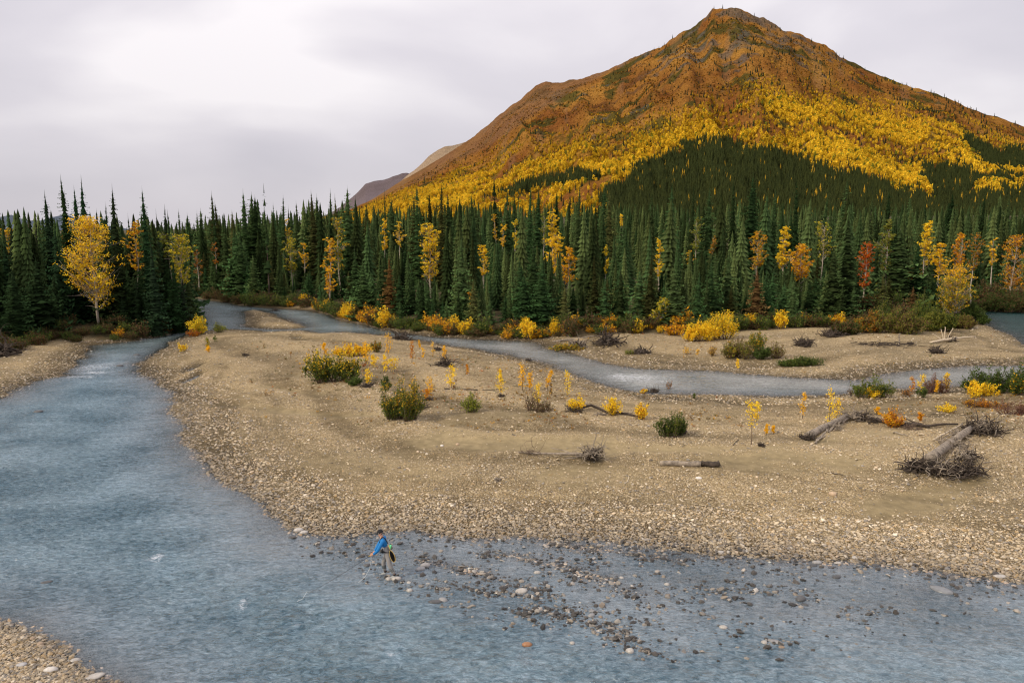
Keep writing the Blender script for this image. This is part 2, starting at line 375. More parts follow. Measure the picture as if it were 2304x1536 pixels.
def ground_material():
    m, t, N, L, o = newmat('gravel_ground')
    b = N('ShaderNodeBsdfPrincipled'); L(b.outputs[0], o.inputs[0]); b.inputs['Roughness'].default_value = 0.9; b.inputs['Specular IOR Level'].default_value = 0.2
    tc = N('ShaderNodeTexCoord')
    def mixc(f, a, c2, mode='MIX'):
        mm = N('ShaderNodeMix'); mm.data_type = 'RGBA'; mm.blend_type = mode
        if hasattr(f, 'links') or not isinstance(f, (int, float)): L(f, mm.inputs[0])
        else: mm.inputs[0].default_value = f
        for s, i in ((a, 6), (c2, 7)):
            if isinstance(s, tuple): mm.inputs[i].default_value = (*s, 1)
            else: L(s, mm.inputs[i])
        return mm.outputs[2]
    def vor(sc, rnd=1.0):
        v = N('ShaderNodeTexVoronoi'); v.inputs['Scale'].default_value = sc; L(tc.outputs['Object'], v.inputs['Vector']); return v
    def ramp(src, els):
        r = N('ShaderNodeValToRGB'); L(src, r.inputs[0]); cr = r.color_ramp
        while len(cr.elements) > 1: cr.elements.remove(cr.elements[0])
        cr.elements[0].position = els[0][0]; cr.elements[0].color = (*els[0][1], 1)
        for p, c in els[1:]: e = cr.elements.new(p); e.color = (*c, 1)
        return r.outputs[0]
    def noise(sc, d=4, r=.55):
        n = N('ShaderNodeTexNoise'); n.inputs['Scale'].default_value = sc; n.inputs['Detail'].default_value = d; n.inputs['Roughness'].default_value = r
        L(tc.outputs['Object'], n.inputs['Vector']); return n.outputs['Fac']
    v1 = vor(13); v2 = vor(6)
    sep = N('ShaderNodeSeparateColor'); L(v1.outputs['Color'], sep.inputs[0])
    c1 = ramp(sep.outputs[0], [(0.0, (.19, .14, .08)), (.35, (.33, .25, .145)), (.7, (.45, .35, .21)), (.93, (.52, .42, .27)), (1.0, (.62, .54, .40))])
    sep2 = N('ShaderNodeSeparateColor'); L(v2.outputs['Color'], sep2.inputs[0])
    c2 = ramp(sep2.outputs[1], [(0.0, (.25, .185, .105)), (.6, (.41, .32, .195)), (1.0, (.54, .44, .30))])
    g = mixc(ramp(noise(0.8), [(.42, (0, 0, 0)), (.6, (.7, .7, .7))]), c1, c2)
    g = mixc(ramp(v1.outputs['Distance'], [(0.25, (0, 0, 0)), (.65, (.65, .65, .65))]), g, (.12, .095, .06))
    big = ramp(noise(0.11, 5, .6), [(.36, (.80, .80, .80)), (.62, (1.12, 1.10, 1.06))])
    g = mixc(1.0, g, big, 'MULTIPLY')
    sa = N('ShaderNodeAttribute'); sa.attribute_name = 'sand'
    sandc = ramp(noise(2.5, 5), [(.3, (.165, .130, .075)), (.7, (.245, .195, .115))])
    g = mixc(sa.outputs['Fac'], g, sandc)
    ba = N('ShaderNodeAttribute'); ba.attribute_name = 'band'
    bn = N('ShaderNodeMath'); bn.operation = 'MULTIPLY_ADD'; L(noise(.9, 5, .65), bn.inputs[0]); bn.inputs[1].default_value = 1.1; L(ba.outputs['Fac'], bn.inputs[2])
    g = mixc(1.0, g, ramp(bn.outputs[0], [(.15, (.60, .57, .48)), (.5, (1.0, .98, .88)), (.9, (1.26, 1.24, 1.13))]), 'MULTIPLY')
    # forest floor
    fo = N('ShaderNodeAttribute'); fo.attribute_name = 'forest'
    fc = ramp(noise(1.3, 6), [(.3, (.035, .03, .015)), (.5, (.06, .05, .02)), (.7, (.11, .07, .03))])
    g = mixc(fo.outputs['Fac'], g, fc)
    # wet near the water level, algae below
    geo = N('ShaderNodeNewGeometry'); sx = N('ShaderNodeSeparateXYZ'); L(geo.outputs['Position'], sx.inputs[0])
    wt = N('ShaderNodeMapRange'); L(sx.outputs['Z'], wt.inputs[0]); wt.inputs['From Min'].default_value = 0.03; wt.inputs['From Max'].default_value = 0.30
    wt.inputs['To Min'].default_value = 0.45; wt.inputs['To Max'].default_value = 1.0
    vs = N('ShaderNodeVectorMath'); vs.operation = 'SCALE'; L(g, vs.inputs[0]); L(wt.outputs[0], vs.inputs['Scale'])
    L(vs.outputs[0], b.inputs['Base Color'])
    bp = N('ShaderNodeBump'); bp.inputs['Strength'].default_value = 1.0; bp.inputs['Distance'].default_value = 0.08
    inv = N('ShaderNodeMath'); inv.operation = 'MULTIPLY_ADD'; inv.inputs[1].default_value = -1.0; inv.inputs[2].default_value = 1.0; L(v1.outputs['Distance'], inv.inputs[0])
    one = N('ShaderNodeMath'); one.operation = 'MULTIPLY_ADD'; L(sa.outputs['Fac'], one.inputs[0]); one.inputs[1].default_value = -0.95; one.inputs[2].default_value = 1.0
    mm = N('ShaderNodeMath'); mm.operation = 'MULTIPLY'; L(inv.outputs[0], mm.inputs[0]); L(one.outputs[0], mm.inputs[1])
    ad = N('ShaderNodeMath'); ad.operation = 'ADD'; L(mm.outputs[0], ad.inputs[0]); L(noise(1.2, 6, .65), ad.inputs[1])
    L(ad.outputs[0], bp.inputs['Height']); L(bp.outputs[0], b.inputs['Normal'])
    return m
gm.materials.append(ground_material())
tag(obj('ground', gm), kind='structure')

# ------------------------------------------------------------------ river sheet
rs = np.concatenate([np.linspace(4, 18, 10, endpoint=False), np.geomspace(18, 190, 420)])
AZ, RR, F = polar_grid(-62, 62, 520, rs)
wx, wy = RR * np.sin(AZ), RR * np.cos(AZ)
bed = hgt(wx, wy)
foam = np.zeros_like(wx); rough = np.zeros_like(wx)
def fo(px, py, rx, ry, a, f=True):
    global foam, rough
    cx, cy = onplane(px, py); k = math.hypot(cx, cy) / FPX
    q = a * np.exp(-((wx - cx) / (rx * k)) ** 2 - ((wy - cy) / ry) ** 2)
    if f: foam = np.maximum(foam, q)
    rough = np.maximum(rough, q)
for a in [(1425,849,70,1.2,1.0),(1390,842,40,.8,.8),(1460,858,50,.9,.75),(1530,848,60,1.2,.45),(1340,832,40,.8,.5),(1560,862,60,.9,.35),(220,826,75,5.0,.85),(300,765,60,2.5,.8),(180,848,55,1.0,.95),(250,815,50,2.0,.6),(215,838,50,1.2,1.0),(1425,849,130,3.4,.85),(1400,846,70,1.2,1.0),(1500,856,90,2.0,.7),
          (300,762,40,.7,.7),(230,783,30,.5,.55),(330,757,40,.8,.6),(170,820,40,1.2,.4),(1150,768,30,.8,.6),(1100,765,30,.6,.4),(1230,790,20,1.2,.35),(1700,860,60,.8,.3),
          (520,690,30,1.5,.3),(480,705,40,1.8,.3),(355,1252,22,.5,1.0),(352,1262,14,.2,1.0),(547,1353,12,.32,1.0),(543,1366,18,.34,1.0),(880,1470,20,.2,.8),(285,1172,22,.13,.85),(420,1186,16,.1,.55),(655,1404,20,.20,.7),
          (1165,1500,22,.15,.55),(885,1468,16,.15,.45),(890,1450,14,.12,.4),(105,1320,0,.1,0),(705,1339,16,.12,.5),(620,1335,16,.12,.35),(1405,858,20,.4,1.0)]:
    if a[4]: fo(*a)
for a in [(220,820,150,4,.7),(1450,850,170,3,.8),(500,700,90,6,.4)]: fo(*a, f=False)
wz = fbm(wx * 1.1, wy * 1.4, 3, 40) * 0.012 + rough * fbm(wx * 1.6, wy * 1.8, 3, 41) * 0.16
keep = (bed < 0.22).ravel()[F].any(1)
V = np.stack([wx, wy, wz], -1).reshape(-1, 3); F = F[keep]
used = np.unique(F); remap = np.full(len(V), -1); remap[used] = np.arange(len(used))
wm = mesh('river', V[used], remap[F], None, True)
attr(wm, 'depth', np.maximum(0, -bed).ravel()[used]); attr(wm, 'foam', foam.ravel()[used])
wpx, wpy = to_px(wx, wy, 0 * wx)
silt_sheen = sstep(58, 64, wy) * sstep(820, 1150, wpx) * (1 - sstep(2180, 2230, wpx) * (wpy < 780)); upper = np.maximum(sstep(72, 92, wy) * (1 - silt_sheen), 0); green = sstep(2180, 2215, wpx) * (wpy < 800)
attr(wm, 'silt_sheen', silt_sheen.ravel()[used]); attr(wm, 'upper', upper.ravel()[used]); attr(wm, 'green', green.ravel()[used])  # silty side channel; its grazing sky reflection is painted in as grey
def water_material():
    m, t, N, L, o = newmat('river_water')
    tc = N('ShaderNodeTexCoord')
    def noise(sc, d, r, vec=None, dist=0):
        n = N('ShaderNodeTexNoise'); n.inputs['Scale'].default_value = sc; n.inputs['Detail'].default_value = d; n.inputs['Roughness'].default_value = r; n.inputs['Distortion'].default_value = dist
        L(vec or tc.outputs['Object'], n.inputs['Vector']); return n.outputs['Fac']
    mp = N('ShaderNodeMapping'); mp.inputs['Scale'].default_value = (1.0, 1.45, 1); mp.inputs['Rotation'].default_value = (0, 0, R(-20)); L(tc.outputs['Object'], mp.inputs[0])
    a = noise(2.6, 5, .62, mp.outputs[0], .3); b_ = noise(0.7, 3, .5, mp.outputs[0]); c = noise(11, 5, .75, mp.outputs[0])
    ad = N('ShaderNodeMath'); ad.operation = 'MULTIPLY_ADD'; L(b_, ad.inputs[0]); ad.inputs[1].default_value = 1.3; L(a, ad.inputs[2])
    ad2 = N('ShaderNodeMath'); ad2.operation = 'MULTIPLY_ADD'; L(c, ad2.inputs[0]); ad2.inputs[1].default_value = 0.25; L(ad.outputs[0], ad2.inputs[2])
    dp = N('ShaderNodeAttribute'); dp.attribute_name = 'depth'
    bs = N('ShaderNodeMapRange'); L(dp.outputs['Fac'], bs.inputs[0]); bs.inputs['From Max'].default_value = 0.5; bs.inputs['To Min'].default_value = 0.35; bs.inputs['To Max'].default_value = 1.0
    bp = N('ShaderNodeBump'); bp.inputs['Distance'].default_value = 0.24; L(bs.outputs[0], bp.inputs['Strength']); L(ad2.outputs[0], bp.inputs['Height'])
    fr = N('ShaderNodeFresnel'); fr.inputs['IOR'].default_value = 1.6; L(bp.outputs[0], fr.inputs['Normal'])
    gl = N('ShaderNodeBsdfGlossy'); gl.inputs['Roughness'].default_value = 0.08; L(bp.outputs[0], gl.inputs['Normal'])
    tr = N('ShaderNodeBsdfTransparent'); tr.inputs[0].default_value = (.88, .95, .98, 1)
    bd = N('ShaderNodeBsdfDiffuse'); L(bp.outputs[0], bd.inputs['Normal'])
    # body colour: silty grey-blue; patchy tone also paints the ripples' bright and dark reflections
    f1 = noise(3.4, 5, .78, mp.outputs[0], .9); f2 = noise(.22, 3, .5)
    ad3 = N('ShaderNodeMath'); ad3.operation = 'MULTIPLY_ADD'; L(f2, ad3.inputs[0]); ad3.inputs[1].default_value = .5; L(f1, ad3.inputs[2])
    ad4 = N('ShaderNodeMapRange'); L(ad3.outputs[0], ad4.inputs[0]); ad4.inputs['From Min'].default_value = .60; ad4.inputs['From Max'].default_value = .92; ad3 = ad4
    cr = N('ShaderNodeValToRGB'); L(ad3.outputs[0], cr.inputs[0])
    cr.color_ramp.elements[0].position = 0.0; cr.color_ramp.elements[0].color = (.022, .080, .122, 1)
    cr.color_ramp.elements[1].position = 1.0; cr.color_ramp.elements[1].color = (.265, .375, .450, 1)
    cs = N('ShaderNodeValToRGB'); L(ad3.outputs[0], cs.inputs[0])          # paler tone where the bed is close
    cs.color_ramp.elements[0].position = 0.0; cs.color_ramp.elements[0].color = (.105, .175, .230, 1)
    cs.color_ramp.elements[1].position = 1.0; cs.color_ramp.elements[1].color = (.40, .46, .52, 1)
    dm_ = N('ShaderNodeMapRange'); L(dp.outputs['Fac'], dm_.inputs[0]); dm_.inputs['From Min'].default_value = 0.04; dm_.inputs['From Max'].default_value = 0.42
    mc_ = N('ShaderNodeMix'); mc_.data_type = 'RGBA'; L(dm_.outputs[0], mc_.inputs[0]); L(cs.outputs[0], mc_.inputs[6]); L(cr.outputs[0], mc_.inputs[7])
    last = mc_.outputs[2]
    for nm, cA, cB in (('upper', (.055, .095, .100), (.26, .32, .33)), ('silt_sheen', (.13, .15, .145), (.46, .47, .45)), ('green', (.008, .035, .034), (.03, .085, .08))):
        aa = N('ShaderNodeAttribute'); aa.attribute_name = nm
        m_a = N('ShaderNodeMix'); m_a.data_type = 'RGBA'; L(ad3.outputs[0], m_a.inputs[0]); m_a.inputs[6].default_value = (*cA, 1); m_a.inputs[7].default_value = (*cB, 1)
        m_b = N('ShaderNodeMix'); m_b.data_type = 'RGBA'; L(aa.outputs['Fac'], m_b.inputs[0]); L(last, m_b.inputs[6]); L(m_a.outputs[2], m_b.inputs[7]); last = m_b.outputs[2]
    L(last, bd.inputs[0])
    ex = N('ShaderNodeMath'); ex.operation = 'MULTIPLY'; L(dp.outputs['Fac'], ex.inputs[0]); ex.inputs[1].default_value = -5.5
    e2 = N('ShaderNodeMath'); e2.operation = 'EXPONENT'; L(ex.outputs[0], e2.inputs[0])
    m1 = N('ShaderNodeMixShader'); L(e2.outputs[0], m1.inputs[0]); L(bd.outputs[0], m1.inputs[1]); L(tr.outputs[0], m1.inputs[2])
    m2 = N('ShaderNodeMixShader'); L(fr.outputs[0], m2.inputs[0]); L(m1.outputs[0], m2.inputs[1]); L(gl.outputs[0], m2.inputs[2])
    fa = N('ShaderNodeAttribute'); fa.attribute_name = 'foam'
    fmp = N('ShaderNodeMapping'); fmp.inputs['Scale'].default_value = (1, 2.0, 1); L(tc.outputs['Object'], fmp.inputs[0])
    fn = noise(4.2, 7, .8, fmp.outputs[0], .9)
    fs = N('ShaderNodeMath'); fs.operation = 'MULTIPLY_ADD'; L(fa.outputs['Fac'], fs.inputs[0]); fs.inputs[1].default_value = 0.30; L(fn, fs.inputs[2])
    fr2 = N('ShaderNodeMapRange'); L(fs.outputs[0], fr2.inputs[0]); fr2.inputs['From Min'].default_value = 0.73; fr2.inputs['From Max'].default_value = 0.98
    fd = N('ShaderNodeBsdfDiffuse'); fd.inputs[0].default_value = (.75, .78, .82, 1)
    m3 = N('ShaderNodeMixShader'); L(fr2.outputs[0], m3.inputs[0]); L(m2.outputs[0], m3.inputs[1]); L(fd.outputs[0], m3.inputs[2])
    L(m3.outputs[0], o.inputs[0])
    return m
wm.materials.append(water_material())
tag(obj('river', wm), kind='structure')

# ------------------------------------------------------------------ mountain
SKY = np.array([(-200,560),(600,520),(760,480),(800,466),(840,445),(880,420),(930,391),(980,362),(1020,338),(1060,311),(1100,280),(1130,252),(1180,216),(1205,195),(1230,186),(1270,184),(1300,178),
 (1350,164),(1400,141),(1440,125),(1480,109),(1520,85),(1560,60),(1590,36),(1603,19),(1620,22),(1635,19),(1660,21),(1700,35),(1750,62),(1800,76),(1850,101),(1900,131),(1960,162),(2030,188),(2060,200),
 (2130,220),(2200,249),(2304,285),(2500,350),(2800,420),(3300,480)], float)
SPUR = np.array([(780,470),(900,432),(1000,380),(1100,330),(1180,275),(1240,235),(1300,200),(1380,160),(1440,128)], float)
az_s = (SKY[:, 0] - 1152) / FPX
AZ0, AZ1 = -15.0, 46.0
rs = np.concatenate([np.linspace(640, 2100, 380, endpoint=False), np.linspace(2100, 3600, 30)])
AZ, RR, F = polar_grid(AZ0, AZ1, 620, rs)
def mount_r1(az):            # distance of the crest
    d = np.degrees(az) - 14.6
    return 1850 + np.where(d < 0, 12.0 * -d, 7.0 * d)
def mount_h(az, r):
    tanaz = np.tan(az); px = 1152 + FPX * tanaz * 1.0   # first guess, refined with the elevation
    for i in range(3):
        py = np.interp(px, SKY[:, 0], SKY[:, 1]); v = (py - 768) / FPX
        px = 1152 + FPX * tanaz * (cp - v * sp)
    py = np.interp(px, SKY[:, 0], SKY[:, 1]); v = (py - 768) / FPX
    r1 = mount_r1(az)
    tel = (-sp - v * cp) / np.hypot((px - 1152) / FPX, cp - v * sp)      # tangent of elevation angle
    zr = CAMH + tel * r1
    r0 = 690.0; z0 = 0.038 * 540 - 4
    s = np.clip((r - r0) / (r1 - r0), 0, 1)
    z = z0 + (zr - z0) * (0.30 * s + 0.70 * s ** 1.75)
    env = np.clip(4 * s * (1 - s), 0, 1) ** 0.8
    scale = np.clip((zr - z0) / 400, 0.1, 1)
    x = r * np.sin(az); y = r * np.cos(az)
    gul = fbm(az * 26 + r * 0.0011, r * 0.0013 + 0 * az, 4, 50)          # gullies running down the slope
    z = z + env * scale * (gul * 50 + fbm(x * 0.012, y * 0.012, 4, 51) * 14)
    z = z + env * scale * fbm(x * 0.05, y * 0.05, 3, 52) * 8 * s
    crest = np.exp(-((r - r1) / 60) ** 2)
    z = z + crest * scale * (fbm(x * 0.05, y * 0.01, 5, 53) * 7.0)
    back = np.maximum(0, r - r1)
    return z - back * 0.55 - (r < r0) * (r0 - r) * 0.25
mz = mount_h(AZ, RR); mxx = RR * np.sin(AZ); myy = RR * np.cos(AZ)
mpx, mpy = to_px(mxx, myy, mz)
UP = np.array([(700,495),(800,462),(900,420),(1000,385),(1100,352),(1200,322),(1300,300),(1400,296),(1480,276),(1540,236),(1600,206),(1700,184),(1800,188),(1900,202),(2000,222),(2100,252),(2200,276),(2304,315),(2500,380),(3300,480)], float)
DARK = [[(1120,440),(1170,418),(1230,402),(1290,392),(1335,396),(1350,404),(1290,415),(1220,425),(1150,442)],[(1350,452),(1385,425),(1425,398),(1470,364),(1540,338),(1590,318),(1640,318),(1700,340),(1760,352),(1830,372),(1900,384),(1960,404),(2000,425),(2060,442),(2110,448),(2130,470),(2130,620),(1350,620)],
        [(2050,432),(2095,428),(2085,392),(2070,372),(2120,372),(2180,385),(2230,402),(2330,408),(2800,440),(2800,620),(2050,620)],
        [(2170,322),(2230,335),(2300,350),(2500,380),(2500,404),(2304,384),(2230,375),(2190,350)]]
YELLOW2 = [[(2050,436),(2075,400),(2105,430),(2095,448)],[(2180,412),(2304,405),(2304,440),(2200,440)]]
def dark_mask(px, py, n=0.0):
    d = np.maximum.reduce([seg_sd(np.array(P, float), px, py) for P in DARK])
    y = np.maximum.reduce([seg_sd(np.array(P, float), px, py) for P in YELLOW2])
    return np.minimum(d, -y) + n * np.where(px < 1345, .35, 1.3)
def dens_yellow(px, py):
    up = np.interp(px, UP[:, 0], UP[:, 1])
    return sstep(-30, 95, py - up)
nz1 = fbm(mxx * 0.012, myy * 0.012, 4, 60); nz2 = fbm(mxx * 0.04, myy * 0.04, 4, 61); streak = fbm(AZ * 60, RR * 0.004, 4, 62)
rust = np.array([0.195, 0.076, 0.020]); och = np.array([0.33, 0.165, 0.034]); brn = np.array([0.085, 0.040, 0.018]); grn = np.array([0.035, 0.048, 0.014]); rock = np.array([0.105, 0.090, 0.072]); pale = np.array([0.24, 0.16, 0.10]); yel = np.array([.34, .19, .02]); dk = np.array([.028, .035, .013])
c = np.zeros(mxx.shape + (3,))
t1 = np.clip(0.5 + nz1 * 0.9 + streak * 0.5, 0, 1)[..., None]; c = rust * (1 - t1) + och * t1
t = sstep(0.15, 0.5, nz2 - nz1 * 0.3)[..., None] * 0.6; c = c * (1 - t) + brn * t
g = sstep(0.12, 0.30, fbm(mxx * 0.018 + 9, myy * 0.02, 4, 63) + 0.22 * np.exp(-((mpx - 1330) / 170) ** 2) * (mpy < 345) - 0.06)[..., None] * 0.8
c = c * (1 - g) + grn * g
sky_y = np.interp(mpx, SKY[:, 0], SKY[:, 1])
high = np.exp(-np.maximum(0, mpy - sky_y) / 55) * np.exp(-((mpx - 1640) / 150) ** 2)
rk = 0.85 * sstep(0.34, 0.58, nz2 * 0.8 + nz1 * .4 + high * 0.7 + 0.12 * np.exp(-((mpx - 1560) / 120) ** 2 - ((mpy - 150) / 90) ** 2))[..., None] * 0.85
c = c * (1 - rk) + rock * (0.7 + 0.6 * vnoise(mxx * .2, myy * .2, 5))[..., None] * rk
sp_y = np.interp(mpx, SPUR[:, 0], SPUR[:, 1], right=-999)
bk = (sstep(-4, 8, sp_y - mpy) * (mpx > 780))[..., None] * 0.75
c = c * (1 - bk) + (rust * 0.6 + pale * 0.5) * (0.8 + 0.3 * nz2)[..., None] * bk
scr_ = sstep(.30, .5, fbm(AZ * 90, RR * .006, 4, 69) + .1 * nz1)[..., None] * .25
c = c * (1 - scr_) + pale * .8 * scr_
yl = (dens_yellow(mpx, mpy) * sstep(-0.5, 0.3, nz1 + nz2))[..., None] * 0.8
c = c * (1 - yl) + yel * yl
dkm = sstep(-8, 6, dark_mask(mpx, mpy, nz2 * 20 + nz1 * 16))[..., None]
c = c * (1 - dkm) + dk * dkm
mm = mesh('mountain', np.stack([mxx, myy, mz], -1).reshape(-1, 3), F, None, True, np.clip(c, 0.005, 1).reshape(-1, 3))
def hill_material(name, sc=0.08, bump=1.0):
    m, t, N, L, o = newmat(name)
    b = N('ShaderNodeBsdfDiffuse'); L(b.outputs[0], o.inputs[0])
    a = N('ShaderNodeAttribute'); a.attribute_name = 'tint'
    tc = N('ShaderNodeTexCoord')
    n = N('ShaderNodeTexNoise'); n.inputs['Scale'].default_value = sc * 3; n.inputs['Detail'].default_value = 6; n.inputs['Roughness'].default_value = .7; L(tc.outputs['Object'], n.inputs['Vector'])
    mr = N('ShaderNodeMapRange'); L(n.outputs['Fac'], mr.inputs[0]); mr.inputs['From Min'].default_value = .3; mr.inputs['From Max'].default_value = .7; mr.inputs['To Min'].default_value = .45; mr.inputs['To Max'].default_value = 1.5
    v = N('ShaderNodeVectorMath'); v.operation = 'SCALE'; L(a.outputs['Color'], v.inputs[0]); L(mr.outputs[0], v.inputs['Scale']); L(v.outputs[0], b.inputs[0])
    bp = N('ShaderNodeBump'); bp.inputs['Distance'].default_value = 6; bp.inputs['Strength'].default_value = bump; L(n.outputs['Fac'], bp.inputs['Height']); L(bp.outputs[0], b.inputs['Normal'])
    return m
M_hill = hill_material('tundra_slope')
mm.materials.append(M_hill)
tag(obj('mountain', mm), kind='structure')

def far_hill(name, sk, dist, col, col2, depth=900, sd=0):
    """a real ridge: skyline traced at its own distance, slopes on both sides"""
    sk = np.array(sk, float); n = 160; px = np.linspace(sk[0, 0], sk[-1, 0], n); py = np.interp(px, sk[:, 0], sk[:, 1])
    dx, dy, dz = ray(px, py); t = dist / dy; X0 = dx * t; Z0 = CAMH + dz * t + fbm(px * 0.06, px * 0, 4, sd) * dist * 0.0011
    rows = np.linspace(-1, 1, 41); V = []
    for s in rows:
        k = 1 - abs(s); z = -20 + (Z0 + 20) * k ** 1.15 + fbm(X0 * 0.004, X0 * 0 + s * 6, 4, sd + 3) * 40 * min(1, 4 * k * (1 - k)) * dist / 4000
        V.append(np.stack([X0 * (1 + s * depth / dist), np.full(n, dist) + s * depth, z], 1))
    V = np.vstack(V); i = (np.arange(40)[:, None] * n + np.arange(n - 1)[None, :]).ravel(); F = np.stack([i, i + 1, i + n + 1, i + n], 1)
    q = np.clip(.5 + fbm(V[:, 0] * .006, V[:, 1] * .006, 4, sd + 5), 0, 1)[:, None]
    me = mesh(name, V, F, M_hill, True, np.array(col) * (1 - q) + np.array(col2) * q)
    return tag(obj(name, me), kind='structure')
far_hill('pale_shoulder_hill', [(700,560),(860,440),(900,408),(930,385),(965,352),(985,338),(1000,330),(1020,326),(1060,318),(1120,340),(1300,420)], 2700, (.34, .25, .17), (.26, .19, .12), 700, 4)
far_hill('grey_ridge_hill', [(700,500),(760,470),(788,448),(805,432),(822,413),(840,408),(862,405),(885,396),(905,389),(925,392),(960,400),(1100,470)], 4200, (.11, .085, .085), (.16, .13, .14), 1300, 7)  # greyed: the haze in front of this ridge is put into its colour
far_hill('distant_blue_hills', [(-500,470),(-200,460),(-60,485),(0,487),(25,483),(45,492),(80,500),(110,490),(150,484),(200,500),(300,520),(420,530),(600,530)], 8000, (.07, .09, .12), (.10, .12, .15), 2200, 9)  # blue of the distant haze is painted into the hill colours

# ------------------------------------------------------------------ scattered stuff through geometry nodes
def scatter(name, P, S, Rot, C, sources):
    me = bpy.data.meshes.new(name); n = len(P)
    me.vertices.add(n); me.vertices.foreach_set('co', np.asarray(P, np.float32).ravel())
    def va(nm, v):
        a = me.attributes.new(nm, 'FLOAT_VECTOR', 'POINT'); a.data.foreach_set('vector', np.asarray(v, np.float32).ravel())
    S = np.asarray(S, float)
    if S.ndim == 1: S = np.repeat(S[:, None], 3, 1)
    va('iscale', S); va('irot', Rot)
    a = me.attributes.new('icol', 'FLOAT_COLOR', 'POINT'); cc = np.ones((n, 4), np.float32); cc[:, :3] = C; a.data.foreach_set('color', cc.ravel())
    a = me.attributes.new('iidx', 'INT', 'POINT'); a.data.foreach_set('value', RNG.integers(0, len(sources), n).astype(np.int32))
    o = obj(name, me)
    coll = bpy.data.collections.new(name + '_kinds')
    for s in sources:
        so = bpy.data.objects.new(s.name, s); coll.objects.link(so)
    ng = bpy.data.node_groups.new(name, 'GeometryNodeTree')
    ng.interface.new_socket('Geometry', in_out='INPUT', socket_type='NodeSocketGeometry'); ng.interface.new_socket('Geometry', in_out='OUTPUT', socket_type='NodeSocketGeometry')
    n_ = ng.nodes.new; l_ = ng.links.new
    gi = n_('NodeGroupInput'); go = n_('NodeGroupOutput'); ip = n_('GeometryNodeInstanceOnPoints'); ci = n_('GeometryNodeCollectionInfo')
    ci.inputs['Collection'].default_value = coll; ci.inputs['Separate Children'].default_value = True; ci.inputs['Reset Children'].default_value = True
    ip.inputs['Pick Instance'].default_value = True
    def na(nm, dt):
        x = n_('GeometryNodeInputNamedAttribute'); x.data_type = dt; x.inputs['Name'].default_value = nm
        return next(s for s in x.outputs if s.enabled and s.name == 'Attribute')
    er = n_('FunctionNodeEulerToRotation')
    l_(gi.outputs[0], ip.inputs['Points']); l_(ci.outputs[0], ip.inputs['Instance']); l_(na('iidx', 'INT'), ip.inputs['Instance Index'])
    l_(na('irot', 'FLOAT_VECTOR'), er.inputs[0]); l_(er.outputs[0], ip.inputs['Rotation']); l_(na('iscale', 'FLOAT_VECTOR'), ip.inputs['Scale'])
    l_(ip.outputs[0], go.inputs[0])
    md = o.modifiers.new('scatter', 'NODES'); md.node_group = ng
    return tag(o, kind='stuff')

# --- stones
def stone_mesh(name, seed, mat, sub=1, flat=0.55, long=1.3):
    bm = bmesh.new(); bmesh.ops.create_icosphere(bm, subdivisions=sub, radius=0.5)
    rg = np.random.default_rng(seed); k = rg.normal(size=(5, 3)); ph = rg.uniform(0, 6, 5)
    for v in bm.verts:
        d = np.array(v.co); f = 1 + sum(0.09 * math.sin(3.0 * float(kk @ d) + p) for kk, p in zip(k, ph)) + rg.uniform(-.05, .05)
        v.co = Vector((d[0] * f * long, d[1] * f, d[2] * f * flat))
    me = bpy.data.meshes.new(name); bm.to_mesh(me); bm.free(); me.materials.append(mat)
    if sub > 1: me.polygons.foreach_set('use_smooth', np.ones(len(me.polygons), bool))
    return me
ST_I = [stone_mesh('pebble', 100 + i, M_stone_i, 1, (.5, .65, .4, .55, .6)[i % 5], (1.3, 1.1, 1.6, 1.2, 1.0)[i % 5]) for i in range(6)]
def stone_cols(n, wetish=0.0):
    pal = np.array([(.40,.315,.20),(.50,.41,.28),(.33,.265,.175),(.25,.22,.18),(.60,.52,.40),(.37,.26,.13),(.18,.15,.11),(.46,.36,.23),(.55,.43,.30)])
    i = RNG.choice(len(pal), n, p=[.2, .16, .17, .12, .06, .1, .08, .07, .04])
    return pal[i] * RNG.uniform(.8, 1.2, (n, 1))
n = 680000
px = RNG.uniform(-500, 2860, n); py = RNG.uniform(700, 1640, n)
x, y, z = hits(px, py); ld = samp('land', x, y); fr_ = samp('forest', x, y); sn = samp('sand', x, y)
r = np.hypot(x, y)
base = np.exp(RNG.normal(0, .45, n)) * (0.033 + 0.00080 * r)
patch = vnoise(x * .25, y * .4, 70) * .7 + vnoise(x * 1.2, y * 1.2, 71) * .5
near_shore = np.exp(-np.abs(ld) / 3.0)
prob = np.where(ld > 0, 0.25 + 0.55 * patch + 0.5 * near_shore, 0.45) * (1 - 0.97 * sn) * (fr_ < 0.3)
bnd = samp('band', x, y); prob *= np.where(ld > 4, .36 + .75 * sstep(-.15, .45, bnd + .25 * (vnoise(x * .8, y * .8, 73) - .5)), 1)
prob *= np.clip(1.15 - (r - 30) / 90, .30, 1)
ok = (RNG.uniform(0, 1, n) < prob) & (z > -0.38)
x, y, z, r, ld, base = [a[ok] for a in (x, y, z, r, ld, base)]
sz = np.minimum(base * np.where(ld > 0, .85 + .5 * np.exp(-ld / 3.0), 1.7), .20)
C = stone_cols(len(x)); C = np.where((z < -.04)[:, None], np.minimum(C * np.array([1.5, 1.45, 1.6]), .9), C)
scatter('gravel', np.stack([x, y, z + sz * .1], 1), sz[:, None] * np.stack([np.ones(len(x)), RNG.uniform(.7, 1, len(x)), RNG.uniform(.7, 1.1, len(x))], 1),
        np.stack([RNG.normal(0, .25, len(x)), RNG.normal(0, .25, len(x)), RNG.uniform(0, 6.28, len(x))], 1), C, ST_I)
print('gravel', len(x))
